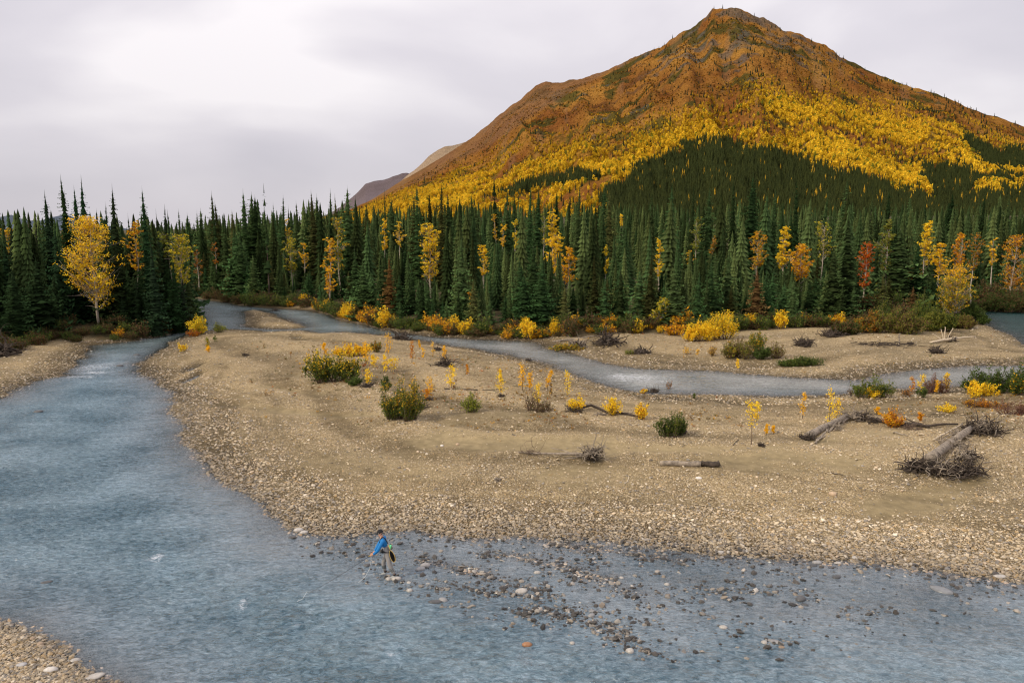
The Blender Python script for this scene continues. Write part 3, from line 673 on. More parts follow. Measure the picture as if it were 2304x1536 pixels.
# cobbles breaking the surface of the shoal, in loose chains
n = 60000
px = RNG.uniform(640, 2500, n); py = RNG.uniform(1190, 1510, n); x, y, z = hits(px, py)
ld = samp('land', x, y)
nz = vnoise(x * 2.2 + y * .8, y * 2.6, 81) * .6 + vnoise(x * .5, y * .6, 82) * .5
rdp = np.minimum.reduce([line_d(q, x, y) for q in RID])
fall = 1 - sstep(1500, 2300, px) * .55
shade = seg_sd(SH, x, y)
pr = (sstep(.64, .80, nz) * .26 + .022 + np.exp(-(rdp / .42) ** 2) * .42 + np.exp(-np.abs(ld + .3) / .7) * .35) * sstep(-.8, .8, shade) * fall
ok = (RNG.uniform(0, 1, n) < pr) & (ld < 0.4); x, y, z = x[ok], y[ok], z[ok]
sz = np.clip(np.exp(RNG.normal(-2.42, .45, len(x))), .045, .25)
C = stone_cols(len(x)); C = C * .45 + C.mean(1, keepdims=True) * .5; C = C * np.where(RNG.uniform(0, 1, (len(x), 1)) < .62, .26, 1.15)
scatter('shoal_cobbles', np.stack([x, y, np.maximum(z, -0.02) + sz * .12], 1), sz, np.stack([RNG.normal(0, .3, len(x)), RNG.normal(0, .3, len(x)), RNG.uniform(0, 6.28, len(x))], 1), C, ST_I)
print('cobbles', len(x))

# ------------------------------------------------------------------ spruces
def spruce(name, h, r, seed, levels, per, mat, spire=0.5, tone=(.9, 1.0, .9), sparse=0.0):
    rg = np.random.default_rng(seed); G = Geo()
    for i in range(levels):
        u = (i + rg.uniform(-.3, .3)) / levels; u = min(max(u, 0), .995)
        z = h * (0.03 + 0.95 * u)
        Rl = r * (((1 - u) ** (0.62 + spire * .45))) * rg.uniform(.74, 1.18) + 0.16 * (1 - u) ** .3
        if u < .08: Rl *= .75
        nb = max(4, int(per * (1 - .35 * u)))
        a0 = rg.uniform(0, 6.28)
        # dark inner skirt closes the crown round the stem
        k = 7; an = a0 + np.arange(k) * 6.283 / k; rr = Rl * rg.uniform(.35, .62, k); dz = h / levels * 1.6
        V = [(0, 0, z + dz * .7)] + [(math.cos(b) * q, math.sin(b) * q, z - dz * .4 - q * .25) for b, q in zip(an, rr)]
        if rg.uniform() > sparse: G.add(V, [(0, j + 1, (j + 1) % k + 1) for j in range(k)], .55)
        for j in range(nb):
            a = a0 + j * 6.283 / nb + rg.uniform(-.3, .3); Lb = Rl * rg.uniform(.62, 1.22)
            if rg.uniform() < sparse: continue
            ca, sa = math.cos(a), math.sin(a); zz = z + rg.uniform(-.4, .4) * h / levels
            ts = np.linspace(.08, 1, 5); rad = ts * Lb
            dr = -0.38 * Lb * np.sin(ts * 1.9) + .10 * Lb * ts ** 3
            Psp = np.stack([ca * rad, sa * rad, zz + dr], 1)
            sv = np.array([-sa, ca, 0]); fv = np.array([ca, sa, 0])
            tn = rg.uniform(.5, 1.45)
            V = []; Fc = []; T = []
            for q in range(4):
                tl = (0.42 * Lb * (1 - .5 * ts[q]) + .06) * rg.uniform(.7, 1.25)
                for s in (-1, 1):
                    tip = Psp[q] + sv * s * tl * .72 + fv * tl * .55 + np.array([0, 0, -tl * rg.uniform(.15, .5)])
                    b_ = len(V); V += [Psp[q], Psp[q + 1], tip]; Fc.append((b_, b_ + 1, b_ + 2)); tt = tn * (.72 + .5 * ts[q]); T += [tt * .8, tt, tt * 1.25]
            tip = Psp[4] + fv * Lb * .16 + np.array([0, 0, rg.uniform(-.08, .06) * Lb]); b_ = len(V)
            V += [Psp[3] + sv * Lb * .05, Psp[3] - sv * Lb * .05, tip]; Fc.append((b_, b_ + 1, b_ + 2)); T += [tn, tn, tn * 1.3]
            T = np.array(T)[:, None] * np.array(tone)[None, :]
            G.add(V, Fc, T)
    G.add([(-.05, 0, h * .93), (.05, 0, h * .93), (0, 0, h * 1.02)], [(0, 1, 2)], .9); G.add([(0, -.05, h * .93), (0, .05, h * .93), (0, 0, h * 1.02)], [(0, 1, 2)], .9)
    return G.mesh(name, mat)
def trunk_mesh(name, h, r, mat, k=6, lean=0.0):
    G = Geo(); P = [(lean * t * t, 0, -0.4 + (h + .4) * t) for t in np.linspace(0, 1, 5)]
    G.tube(P, [r, r * .85, r * .6, r * .35, .02], k); return G.mesh(name, mat, True)
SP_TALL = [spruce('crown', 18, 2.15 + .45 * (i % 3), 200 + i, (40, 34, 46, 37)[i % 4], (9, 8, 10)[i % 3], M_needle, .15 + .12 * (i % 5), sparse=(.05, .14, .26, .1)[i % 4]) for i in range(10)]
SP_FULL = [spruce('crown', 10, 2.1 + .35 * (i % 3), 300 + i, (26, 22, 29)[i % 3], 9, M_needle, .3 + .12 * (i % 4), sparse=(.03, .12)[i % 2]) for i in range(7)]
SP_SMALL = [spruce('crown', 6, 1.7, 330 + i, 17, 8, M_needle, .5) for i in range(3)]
TR_TALL = trunk_mesh('trunk', 17.4, .2, M_bark); TR_FULL = trunk_mesh('trunk', 9.6, .14, M_bark); TR_SMALL = trunk_mesh('trunk', 5.7, .09, M_bark)
SNAG = spruce('crown', 18, 1.3, 399, 26, 6, M_needle, .3, sparse=.72)
placed = []      # (x, y, radius)
def put_spruce(x, y, h, label, group='spruces of the forest beyond the river', wide=1.0, green=None, kind=None):
    z = float(hgt(x, y))
    if h > 12.5 or kind == 'tall': base, cm, tm = 18, random.choice(SP_TALL), TR_TALL
    elif h > 7: base, cm, tm = 10, random.choice(SP_FULL), TR_FULL
    else: base, cm, tm = 6, random.choice(SP_SMALL), TR_SMALL
    if kind == 'snag': cm = SNAG
    s = h / base
    wide *= random.uniform(.68, 1.3); e = empty('spruce_tree', (x, y, z - .1), random.uniform(0, 6.28), (s * wide, s * wide, s))
    e.rotation_euler = (random.gauss(0, .022), random.gauss(0, .022), e.rotation_euler.z)
    if green is None:
        t = random.random(); green = (.040 + .030 * t, .082 + .018 * t, .030 + .006 * t) if random.random() > .14 else (.085, .088, .03)
        f = random.choice([.55, .8, 1.0, 1.15, 1.45]) * random.uniform(.9, 1.1); green = tuple(g * f for g in green)
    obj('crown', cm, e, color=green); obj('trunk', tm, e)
    tag(e, label, 'spruce', group); placed.append((x, y, 0.085 * h))
    return e
def h_from_top(px, ytop, Yd):
    x, zt = z_at(px, ytop, Yd); return float(x), float(zt - hgt(x, Yd))

# ------------------------------------------------------------------ broadleaf trees and shrubs
def jitter_cols(n, cols, weights, var=.22):
    cols = np.array(cols); i = RNG.choice(len(cols), n, p=np.array(weights) / sum(weights))
    return cols[i] * RNG.uniform(1 - var, 1 + var, (n, 1))
YEL = (.86, .62, .035); GOLD = (.80, .46, .022); ORA = (.52, .20, .02); RED = (.50, .10, .02); OLIVE = (.20, .20, .035); LIME = (.30, .32, .04); DGR = (.055, .085, .022); GRN = (.09, .13, .03); BRN = (.16, .10, .045); PALEY = (.70, .45, .09)
def broadleaf(h, cb, w, cols, weights, seed, limbs=50, leaves=46, lsize=.20, trunk_r=.14, lean=0.0, shape='round', pts=None, hollow=.35):
    """returns trunk mesh, foliage mesh: tree of height h, crown from cb to h, width w"""
    st = np.random.default_rng(seed); T = Geo(); Lf = Geo()
    tt = np.linspace(0, 1, 7); bend = st.normal(0, .02 * h, (7, 2)).cumsum(0) * .4; bend[0] = 0
    TP = np.stack([bend[:, 0] + lean * tt ** 1.5 * h, bend[:, 1], tt * h * .93 - .2], 1)
    T.tube(TP, trunk_r * (1 - tt * .9), 7)
    for i in range(limbs):
        u = st.uniform(0, 1); a = st.uniform(0, 6.283)
        if shape == 'round': prof = math.sin(math.pi * (.12 + .80 * u)) ** .7
        elif shape == 'spread': prof = min(1, .40 + 2.4 * u) * (1 - u) ** .5 + .07
        elif shape == 'cone': prof = (1 - u) ** .7 * .95 + .1
        else: prof = .55 + .45 * math.sin(math.pi * (.15 + .75 * u))
        zc = cb + (h - cb) * u; rad = w / 2 * prof * (hollow + (1 - hollow) * st.uniform() ** .5) * (.50 + .85 * vnoise(np.array(a * 1.3), np.array(u * 5), seed))
        tz = max(.12 * h, zc - rad * st.uniform(.5, 1.1) - .03 * h); q = np.clip((tz + .2) / (h * .93), 0, 1)
        S = np.array([np.interp(q, tt, TP[:, 0]), np.interp(q, tt, TP[:, 1]), tz]); axz = np.array([np.interp(u * .9, tt, TP[:, 0]) , 0, 0])
        E = np.array([math.cos(a) * rad + np.interp(min(1, zc / (h * .93)), tt, TP[:, 0]), math.sin(a) * rad, zc])
        Mi = (S + E) / 2 + np.array([0, 0, -.06 * rad]) + st.normal(0, .05 * w, 3)
        s = np.linspace(0, 1, 5)[:, None]; Pth = (1 - s) ** 2 * S + 2 * s * (1 - s) * Mi + s * s * E
        T.tube(Pth, np.linspace(trunk_r * (.35 - .2 * q), .008, 5), 4)
        m = int(leaves * 1.7 * st.uniform(.4, 1.5)); s = st.uniform(.3, 1.05, (m, 1)) ** .7
        kc = 5; sc = st.uniform(.35, 1.08, (kc, 1)); CC = (1 - sc) ** 2 * S + 2 * sc * (1 - sc) * Mi + sc * sc * E + st.normal(0, 1, (kc, 3)) * np.array([.07, .07, .035]) * max(w, 1.2) * (.3 + .8 * sc)
        ci_ = st.integers(0, kc, m); Q = CC[ci_] + st.normal(0, 1, (m, 3)) * np.array([.034, .034, .018]) * max(w, 2.0)
        tone = st.uniform(.62, 1.22, (kc, 1))[ci_]
        for q in range(kc): T.tube([(S + E) / 2 * .3 + CC[q] * .7 if False else Pth[2 + (q % 2)], CC[q]], [.012, .006], 3)
        Lf.leaves(Q, lsize * RNG.uniform(.6, 1.3, m), jitter_cols(m, cols, weights) * tone, .15)
    for i in range(int(limbs * .16)):                 # bare lower limbs
        a = st.uniform(0, 6.283); q = st.uniform(.45, 1.0) * cb / (h * .93); S = np.array([np.interp(q, tt, TP[:, 0]), np.interp(q, tt, TP[:, 1]), q * h * .93]); rl = w * st.uniform(.12, .42)
        E = S + np.array([math.cos(a) * rl, math.sin(a) * rl, rl * st.uniform(-.2, .9)]); T.tube([S, (S + E) / 2 + st.normal(0, .06 * rl, 3), E], [trunk_r * .22, trunk_r * .12, .01], 4)
    return T, Lf
def put_tree(px, top, crown_bottom, w_px, Yd, cols, weights, label, seed, group='yellow broadleaf trees among the spruces', name='aspen_tree', **kw):
    x, h = h_from_top(px, top, Yd); k = math.hypot(Yd, 0) / FPX
    _, zb = z_at(px, crown_bottom, Yd); z = float(hgt(x, Yd)); cb = max(.8, float(zb) - z); w = w_px * k * 1.02
    T, Lf = broadleaf(h, cb, w, cols, weights, seed, **kw)
    e = empty(name, (x, Yd, z))
    obj('trunk', T.mesh('trunk', M_aspenbark, True), e); obj('crown', Lf.mesh('crown', M_leaf), e)
    tag(e, label, 'tree', group); placed.append((x, Yd, .5)); return e
def shrub(h, w, cols, weights, seed, stems=14, leaves=60, lsize=.09, bare=.15, top_cols=None, upright=.6, sprd=1.0, deep=None):
    st = np.random.default_rng(seed); T = Geo(); Lf = Geo()
    for i in range(stems):
        a = st.uniform(0, 6.283); q = st.uniform() ** .55
        ex, ey = math.cos(a) * w / 2 * q, math.sin(a) * w / 2 * q * (deep or .9)
        hh = h * (1 - (1 - upright) * q ** 2) * st.uniform(.5, 1.06)
        S = np.array([ex * .15, ey * .15, -.08]); E = np.array([ex, ey, hh]); Mi = np.array([ex * .8, ey * .8, hh * .45]) + st.normal(0, .04 * w, 3)
        s = np.linspace(0, 1, 5)[:, None]; P = (1 - s) ** 2 * S + 2 * s * (1 - s) * Mi + s * s * E
        T.tube(P, np.linspace(.010 + .006 * h, .004, 5), 4)
        for b in range(3):
            s0 = st.uniform(.3, .8); B0 = (1 - s0) ** 2 * S + 2 * s0 * (1 - s0) * Mi + s0 * s0 * E; B1 = B0 + st.normal(0, 1, 3) * np.array([.14, .14, .05]) * w + np.array([0, 0, .16 * h])
            if B1[2] < .05: B1[2] = .05
            T.tube([B0, (B0 + B1) / 2 + st.normal(0, .02, 3), B1], [.006, .005, .003], 3)
            mm_ = int(leaves * .22)
            if mm_:
                ss = st.uniform(.2, 1.05, (mm_, 1)); Q = B0 + (B1 - B0) * ss + st.normal(0, 1, (mm_, 3)) * .035 * max(w, h)
                Q[:, 2] = np.maximum(Q[:, 2], .03)
                cc = jitter_cols(mm_, cols, weights) if top_cols is None else np.where((RNG.uniform(0, 1, mm_) < Q[:, 2] / h * 1.1 - .25)[:, None], jitter_cols(mm_, top_cols, [1] * len(top_cols)), jitter_cols(mm_, cols, weights))
                Lf.leaves(Q, lsize * RNG.uniform(.6, 1.3, mm_), cc)
        m = int(leaves * .5 * st.uniform(.6, 1.3))
        if m:
            s = bare + (1.03 - bare) * st.uniform(0, 1, (m, 1)) ** .8
            Q = (1 - s) ** 2 * S + 2 * s * (1 - s) * Mi + s * s * E + st.normal(0, 1, (m, 3)) * np.array([.07, .07, .05]) * max(w * .6, h * .5)
            Q[:, 2] = np.maximum(Q[:, 2], .03)
            cc = jitter_cols(m, cols, weights) if top_cols is None else np.where((RNG.uniform(0, 1, m) < Q[:, 2] / h * 1.1 - .25)[:, None], jitter_cols(m, top_cols, [1] * len(top_cols)), jitter_cols(m, cols, weights))
            Lf.leaves(Q, lsize * RNG.uniform(.6, 1.3, m), cc)
    return T, Lf
def put_shrub(px, base, top, w_px, cols, weights, label, seed, group, name='willow_shrub', cat='shrub', twig=None, lean=0, **kw):
    p = hit(px, base); xx, zt = z_at(px, top, p[1]); h = max(.25, float(zt) - p[2]); w = w_px * p[1] / FPX * 1.0
    if w_px >= 55:
        st = np.random.default_rng(seed + 900); n_ = 5 if w_px < 90 else 7; T = Geo(); Lf = Geo(); k2 = dict(kw); k2['stems'] = max(6, int(kw.get('stems', 14) / n_ * 1.25))
        for q in range(n_):
            ox = (q / (n_ - 1) - .5) * w * .68; hq = h * (1 if q == n_ // 2 else st.uniform(.55, .98)); oy = st.uniform(-.22, .22) * w * (kw.get('deep') or .8)
            cw = np.array(weights, float) * st.uniform(.3, 1.7, len(weights))
            a, b = shrub(hq, w * st.uniform(.48, .72), cols, list(cw), seed + q * 13, **k2)
            for G_, src in ((T, a), (Lf, b)):
                if src.n: G_.add(np.vstack(src.V) + [ox, oy, 0], np.vstack(src.F), np.vstack(src.T))
    else: T, Lf = shrub(h, w, cols, weights, seed, **kw)
    e = empty(name, tuple(p)); e.rotation_euler = (0, lean, 0)
    obj('stems', T.mesh('stems', twig or M_twig), e)
    if Lf.n: obj('foliage', Lf.mesh('foliage', M_leaf), e)
    tag(e, label, cat, group); return e
def sapling(h, w, cols, weights, seed, leaves=220, lsize=.085, bare=.12, lean=0.0):
    """one thin stem with short rising twigs: flame-shaped young poplar"""
    st = np.random.default_rng(seed); T = Geo(); Lf = Geo(); tt = np.linspace(0, 1, 6)
    P = np.stack([lean * tt * h + st.normal(0, .01 * h, 6), st.normal(0, .01 * h, 6), tt * h - .06], 1); T.tube(P, np.linspace(.014 + .006 * h, .004, 6), 5)
    nb = max(6, int(14 * min(h, 2.5) / 1.5))
    for i in range(nb):
        u = bare + (1 - bare) * (i + st.uniform()) / nb; a = st.uniform(0, 6.283); prof = math.sin(math.pi * min(1, .22 + .74 * (u - bare) / (1 - bare))) ** .8
        Lb = w / 2 * prof * st.uniform(.5, 1.15); B0 = np.array([np.interp(u, tt, P[:, 0]), np.interp(u, tt, P[:, 1]), u * h])
        B1 = B0 + np.array([math.cos(a) * Lb, math.sin(a) * Lb, Lb * st.uniform(.3, 1.1)]); T.tube([B0, (B0 + B1) / 2, B1], [.007, .005, .003], 3)
        m = max(3, int(leaves / nb * st.uniform(.5, 1.5))); s = st.uniform(.1, 1.1, (m, 1))
        Lf.leaves(B0 + (B1 - B0) * s + st.normal(0, 1, (m, 3)) * (.04 * h ** .5 + .05 * w), lsize * RNG.uniform(.6, 1.3, m), jitter_cols(m, cols, weights))
    return T, Lf
def put_sapling(px, base, top, w_px, cols, weights, label, seed, group='yellow saplings scattered over the gravel bar', **kw):
    p = hit(px, base); xx, zt = z_at(px, top, p[1]); h = max(.3, float(zt) - p[2]); w = w_px * p[1] / FPX
    T, Lf = sapling(h, w, cols, weights, seed, **kw)
    e = empty('poplar_sapling', tuple(p))
    obj('stem', T.mesh('stem', M_twig), e); obj('foliage', Lf.mesh('foliage', M_leaf), e)
    tag(e, label, 'sapling', group); return e

# ================================================================== TREES
# --- broadleaf trees that can be told apart
HERO = []
def tr(px, top, cb, wpx, Yd, cols, wts, label, **kw):
    HERO.append((px, top, cb, wpx, Yd)); put_tree(px, top, cb, wpx, Yd, cols, wts, label, 1000 + len(HERO) * 7, **kw)
YB = lambda px: float(onplane(px, np.interp(px, [-400,0,120,200,300,430,440,560,700,760,880,1050,1210,1400,1560,1650,1850,2050,2190,2215,2304,2700], [810,796,776,772,766,738,668,687,695,712,741,757,762,760,768,756,752,745,700,697,701,712]))[1])
tr(205,488,655,150,93,[YEL,GOLD,PALEY],[5,4,1],'broad golden yellow tree standing in front of the dark spruces on the left bank',limbs=90,leaves=46,lsize=.19,trunk_r=.17,hollow=.15,shape='spread')
tr(405,520,628,56,99,[YEL,LIME,OLIVE],[4,4,2],'yellow-green tree at the river end of the left bank forest',limbs=55,leaves=40,lean=-.04)
tr(385,515,575,40,104,[LIME,OLIVE,GRN],[4,3,2],'small lime green tree crown left of the yellow-green tree by the river',limbs=30,leaves=36)
tr(298,490,600,38,98,[GOLD,ORA,YEL],[4,3,2],'thin amber tree between two tall spruces on the left bank',limbs=34,leaves=30,shape='column')
tr(165,515,570,55,104,[ORA,GOLD],[3,2],'orange crown peeping out behind the broad golden tree',limbs=34,leaves=34)
tr(8,512,600,60,104,[GOLD,YEL,OLIVE],[4,2,2],'golden tree at the left edge of the photograph',limbs=50,leaves=40)
tr(640,490,545,20,152,[YEL,GOLD],[3,1],'narrow yellow treetop among spruces right of the river bend',limbs=22,leaves=30,shape='column')
tr(655,530,605,48,143,[LIME,OLIVE,YEL],[3,3,2],'yellow-green tree just above the bushes at the upper river',limbs=44,leaves=36)
tr(684,545,600,24,141,[GOLD,YEL],[3,1],'small golden tree beside the yellow-green one above the upper river',limbs=20,leaves=26)
tr(740,535,650,36,125,[GOLD,ORA,YEL],[4,2,2],'tall orange-gold tree at the left of an olive green tree',limbs=46,leaves=36,shape='column')
tr(765,488,600,38,131,[OLIVE,LIME,GOLD],[4,2,2],'tall olive tree with yellow showing, rising in front of the far skyline spruces',limbs=46,leaves=40,shape='column')
tr(866,490,565,22,135,[YEL,GOLD],[3,2],'left one of a pair of bright yellow treetops',limbs=26,leaves=32,shape='column')
tr(895,495,550,24,134,[YEL,PALEY],[3,2],'right one of a pair of bright yellow treetops',limbs=22,leaves=30,shape='column')
tr(968,503,620,52,119,[YEL,GOLD,LIME],[4,2,1],'large airy yellow tree with several pale stems standing above the spruces',limbs=70,leaves=40,shape='column')
tr(1088,550,612,28,114,[YEL,GOLD],[4,2],'small yellow tree with a bare pale stem above short spruces',limbs=30,leaves=30)
tr(1155,492,560,18,130,[YEL,LIME],[3,1],'slim yellow treetop in the middle of the spruces',limbs=22,leaves=26,shape='column')
tr(1116,478,540,14,138,[GOLD,OLIVE],[2,1],'slender gold treetop left of the slim yellow one',limbs=16,leaves=22,shape='column')
tr(1130,505,550,16,130,[GOLD,YEL],[2,1],'short gold treetop between two slim yellow crowns',limbs=16,leaves=22,shape='column')
tr(1245,472,560,30,130,[YEL,GOLD],[4,1],'bright yellow treetop highest in the centre of the forest',limbs=36,leaves=36,shape='column')
tr(1218,480,545,26,134,[OLIVE,LIME],[2,1],'olive green crown left of the bright central yellow treetop',limbs=26,leaves=30,shape='column')
tr(1255,525,610,48,121,[YEL,GOLD],[4,2],'full yellow tree under the central bright treetop',limbs=56,leaves=40)
tr(1284,555,630,42,118,[GOLD,ORA],[3,1],'ochre tree with a pale stem leaning on the full yellow tree',limbs=44,leaves=34)
tr(1362,550,612,18,118,[YEL,OLIVE],[3,1],'little yellow column tree surrounded by spruces right of centre',limbs=20,leaves=24,shape='column')
tr(1400,476,504,12,138,[YEL,GOLD],[3,1],'tiny yellow treetop high in the forest right of centre',limbs=12,leaves=22,shape='column')
tr(1486,530,622,20,118,[YEL,GOLD],[4,1],'narrow bright yellow column tree against dark spruces',limbs=30,leaves=28,shape='column')
tr(1572,486,560,26,132,[LIME,OLIVE],[3,2],'lime green treetop in the right half of the forest',limbs=28,leaves=30,shape='column')
tr(1608,528,575,20,124,[ORA,OLIVE],[2,2],'small rusty orange crown right of the lime green treetop',limbs=18,leaves=24,shape='column')
tr(1556,562,600,20,118,[OLIVE,GOLD],[2,1],'small olive gold crown below the lime green treetop',limbs=16,leaves=22)
tr(1710,520,600,46,120,[GOLD,ORA,OLIVE],[3,2,2],'orange-gold tree left of the brightest yellow tree on the right',limbs=44,leaves=34)
tr(1768,510,590,40,117,[YEL,YEL,GOLD],[5,2,1],'brightest yellow tree of the right-hand forest',limbs=52,leaves=40,shape='cone')
tr(1805,550,618,58,114,[GOLD,ORA],[4,2],'wide orange-yellow tree under the brightest yellow tree',limbs=56,leaves=38)
tr(1852,495,575,38,122,[LIME,OLIVE,YEL],[3,2,1],'green-yellow treetop between bright yellow and dark spruces on the right',limbs=36,leaves=34,shape='column')
tr(1948,540,640,36,109,[RED,ORA],[4,2],'flaming red-orange tree beside a big dark spruce',limbs=56,leaves=40,shape='column',lean=.03)
tr(1998,493,612,48,110,[OLIVE,OLIVE,LIME],[4,3,1],'olive green poplar with a forked bare stem right of the red-orange tree',limbs=50,leaves=40,shape='round')
tr(2088,498,585,50,117,[YEL,GOLD],[4,1],'bright yellow tree near the right edge in front of spruces',limbs=46,leaves=34,shape='cone')
tr(2118,545,610,40,114,[GOLD,YEL],[3,1],'golden lower tree beside the bright yellow tree near the right edge',limbs=34,leaves=32)
tr(2160,525,600,38,114,[ORA,GOLD],[3,2],'rusty orange tree in front of a dark spruce near the right edge',limbs=40,leaves=34)
tr(2198,515,600,34,120,[ORA,OLIVE],[2,2],'faded orange tree right behind the rusty orange one',limbs=34,leaves=32,shape='column')
tr(2160,598,635,86,108,[GOLD,OLIVE],[3,1],'broad low golden crown under the rusty orange tree',limbs=44,leaves=34)
tr(2240,528,590,20,128,[GOLD,YEL],[3,1],'slim gold tree by the right edge across the green channel',limbs=22,leaves=26,shape='column')
tr(2282,525,650,66,128,[ORA,GOLD,BRN],[3,3,1],'large orange tree with white stems at the right edge across the green channel',limbs=60,leaves=40)
tr(2150,622,690,86,104,[OLIVE,GOLD,LIME],[3,2,1],'rounded olive-yellow tree at the tip of the right bank',limbs=60,leaves=44,name='willow_tree')
tr(2060,600,640,40,110,[BRN,GOLD],[2,2],'small brownish gold crown above the willow bushes',limbs=24,leaves=28)
tr(1058,650,690,14,108,[GOLD,ORA],[3,1],'tiny golden sapling tree between short spruces in the centre',limbs=16,leaves=20,shape='column',trunk_r=.05)
tr(480,545,590,22,148,[ORA,BRN],[2,1],'small rusty tree in shade at the far river bend',limbs=18,leaves=24)
tr(445,560,620,26,150,[BRN,ORA],[2,2],'dull brown-red tree behind the end of the left bank',limbs=20,leaves=26)
def allowed_top(px, Yd, ytop, w=10):
    for (hx, ht, hb, hw, hy) in HERO:
        if Yd < hy + .5 and abs(px - hx) < hw * .5 + w and ytop < hb:
            return hb + (px * 7.3 % 14)
    return ytop
# --- spruces on the left bank (told apart on the skyline)
LEFT = [(103,428,97,'spruce with a ragged narrow top, second tall spire from the left edge',None),(147,394,101,'very thin spruce spire left of the twin spires, behind the golden tree',None),
 (180,395,99,'tallest spruce of the left bank, right one of two close spires behind the golden tree',None),(171,418,104,'spruce squeezed between the two highest spires on the left bank',None),
 (250,415,98,'full conical spruce with a blunt top right of the golden tree',None),(231,455,106,'thin spruce top between the golden tree and the blunt spruce',None),
 (323,420,97,'tall spire spruce standing alone on the skyline right of the blunt spruce',None),(365,460,104,'spruce leaning slightly left near the river end of the left bank',None),
 (57,478,100,'half dead spruce with a bare grey top near the left edge','snag'),(30,500,96,'dark wide spruce at the far left',None),(82,495,108,'short spruce top left of the ragged spire',None),
 (211,470,112,'small spruce tip behind the golden tree',None),(290,480,105,'spruce top behind the thin amber tree',None),(352,470,108,'spruce top between the lone spire and the leaning spruce',None),(5,540,93,'dark spruce cut by the left edge of the photograph',None),
 (385,470,112,'spruce top behind the lime green crown',None),(340,540,94,'dark spruce on the bank below the lone spire',None),(120,505,93,'dark bulky spruce left of the golden tree trunk',None),(390,580,97,'dark spruce at the water end of the left bank',None),
 (160,560,96,'dark spruce behind the left half of the golden tree',None),(262,540,95,'dark spruce behind the right half of the golden tree',None),(405,625,98,'low dark spruce hanging over the river at the end of the left bank',None)]
for px, top, Yd, lab, kind in LEFT:
    x, h = h_from_top(px, top, Yd)
    put_spruce(x, Yd, h, lab, 'tall spruces of the left bank', wide=1.0, green=tuple(g * random.uniform(.85, 1.3) for g in (.030, .052, .022)), kind=kind)
for k in range(46):
    px = random.uniform(-230, 415); yb = YB(px) + 2.5; Yd = yb + abs(random.gauss(0, 9)) + (5 if px > 150 and px < 260 else 0)
    if px > 350: Yd = max(Yd, 97) + 2
    top = random.uniform(560, 660) if Yd < yb + 7 else random.uniform(500, 600)
    top = allowed_top(px, Yd, top); x, h = h_from_top(px, top, Yd)
    if h < 2.5 or any((x - a) ** 2 + (Yd - b) ** 2 < 1.4 ** 2 for a, b, c_ in placed): continue
    put_spruce(x, Yd, h, 'dark spruce packed among others in the shaded forest of the left bank', 'spruces filling the left bank forest', wide=1.2, green=(.03, .052, .022))
# --- skyline spruces of the far forest
FARSKY = [(478,430,152),(492,452,156),(547,425,150),(560,432,155),(569,438,149),(590,462,158),(605,470,150),(632,437,150),(646,462,156),(668,450,158),(691,455,152),(707,428,148),(716,436,156),(741,424,150),(758,436,155),
 (779,418,146),(452,468,160),(438,472,165),(422,478,165),(402,470,150),(520,470,160),(613,455,165),(800,440,150),(820,448,152),(865,425,147),(885,440,155),(925,430,150),(938,410,146),(985,405,145),(970,430,154),(1010,430,150),(1030,440,156),
 (1062,436,152),(1118,398,142),(1138,424,150),(1152,430,158),(1190,410,152),(1210,420,150),(1245,425,156),(1298,408,150),(1356,405,152),(1375,425,150),(1470,425,156),(1510,410,150),(1558,412,148),(1598,420,150),(1655,405,152),
 (1690,392,146),(1700,400,150),(1745,420,152),(1800,400,146),(1850,430,150),(1905,400,150),(1960,440,150),(2000,425,152),(2050,436,158),(2150,430,160),(2210,432,158),(2270,440,160)]
for px, top, Yd in FARSKY:
    x, h = h_from_top(px, top, Yd)
    if px < 800: lab = 'tall spire spruce against the sky on the far bank left of the mountain'
    elif px < 1450: lab = 'tall spruce of the far bank whose tip stands before the yellow lower slope'
    else: lab = 'tall spruce of the far bank whose tip stands before the dark wooded slope'
    put_spruce(x, Yd, min(h, 23), lab, 'tall skyline spruces of the far forest', kind='tall')
# a few big ones in front
for px, top, dY, lab, wd, gr in [(1915,478,4,'big broad dark spruce beside the red-orange tree',1.35,None),(1880,560,3,'dense spruce left of the big broad one',1.2,None),(2030,505,9,'dark spruce right of the olive poplar',1.2,None),
      (875,575,3,'reddish brown dying spruce at the front edge of the far forest',1.0,(.16,.085,.03)),(2068,540,6,'shadowy spruce left of the golden lower tree',1.1,None),(2015,690,-1.5,'knee-high young spruce among the willow bushes',1.2,None),
      (1920,640,1.5,'short full spruce in front of the big broad spruce',1.25,None),(1640,560,5,'straight spruce with layered branches right of centre',1.1,None)]:
    Yd = YB(px) + dY + 2; x, h = h_from_top(px, top, Yd); put_spruce(x, Yd, h, lab, 'large spruces along the front of the far forest', wide=wd, green=gr)
scr = []
for (hx_, ht_, hb_, hw_, hy_) in HERO:
    if hb_ > 665 or hx_ > 1930: continue
    if hx_ < 430:
        if hx_ > 150 and hx_ < 260: continue
        offs = [(-.3, 3), (.35, 2.2)]
    else: offs = [(-.25, 2.0), (.12, 4.5), (.55, 3.2)]
    for q, (fx_, dy_) in enumerate(offs):
        px = hx_ + fx_ * hw_; Yd = max(hy_ - dy_, YB(px) + 2); top = hb_ + random.uniform(-14, 26); x, h = h_from_top(px, top, Yd)
        if h > 2.5 and not any((x - a) ** 2 + (Yd - b) ** 2 < .9 for a, b, c_ in placed):
            put_spruce(x, Yd, h, 'spruce', 'spruces of the forest beyond the river')
n_ind = sum(1 for o in COL.objects if o.name.startswith('spruce_tree'))
rows = [(1.0, 5, 150, (560, 675)), (5, 11, 140, (500, 630)), (11, 20, 110, (455, 575)), (20, 40, 90, (425, 530))]
cand = []
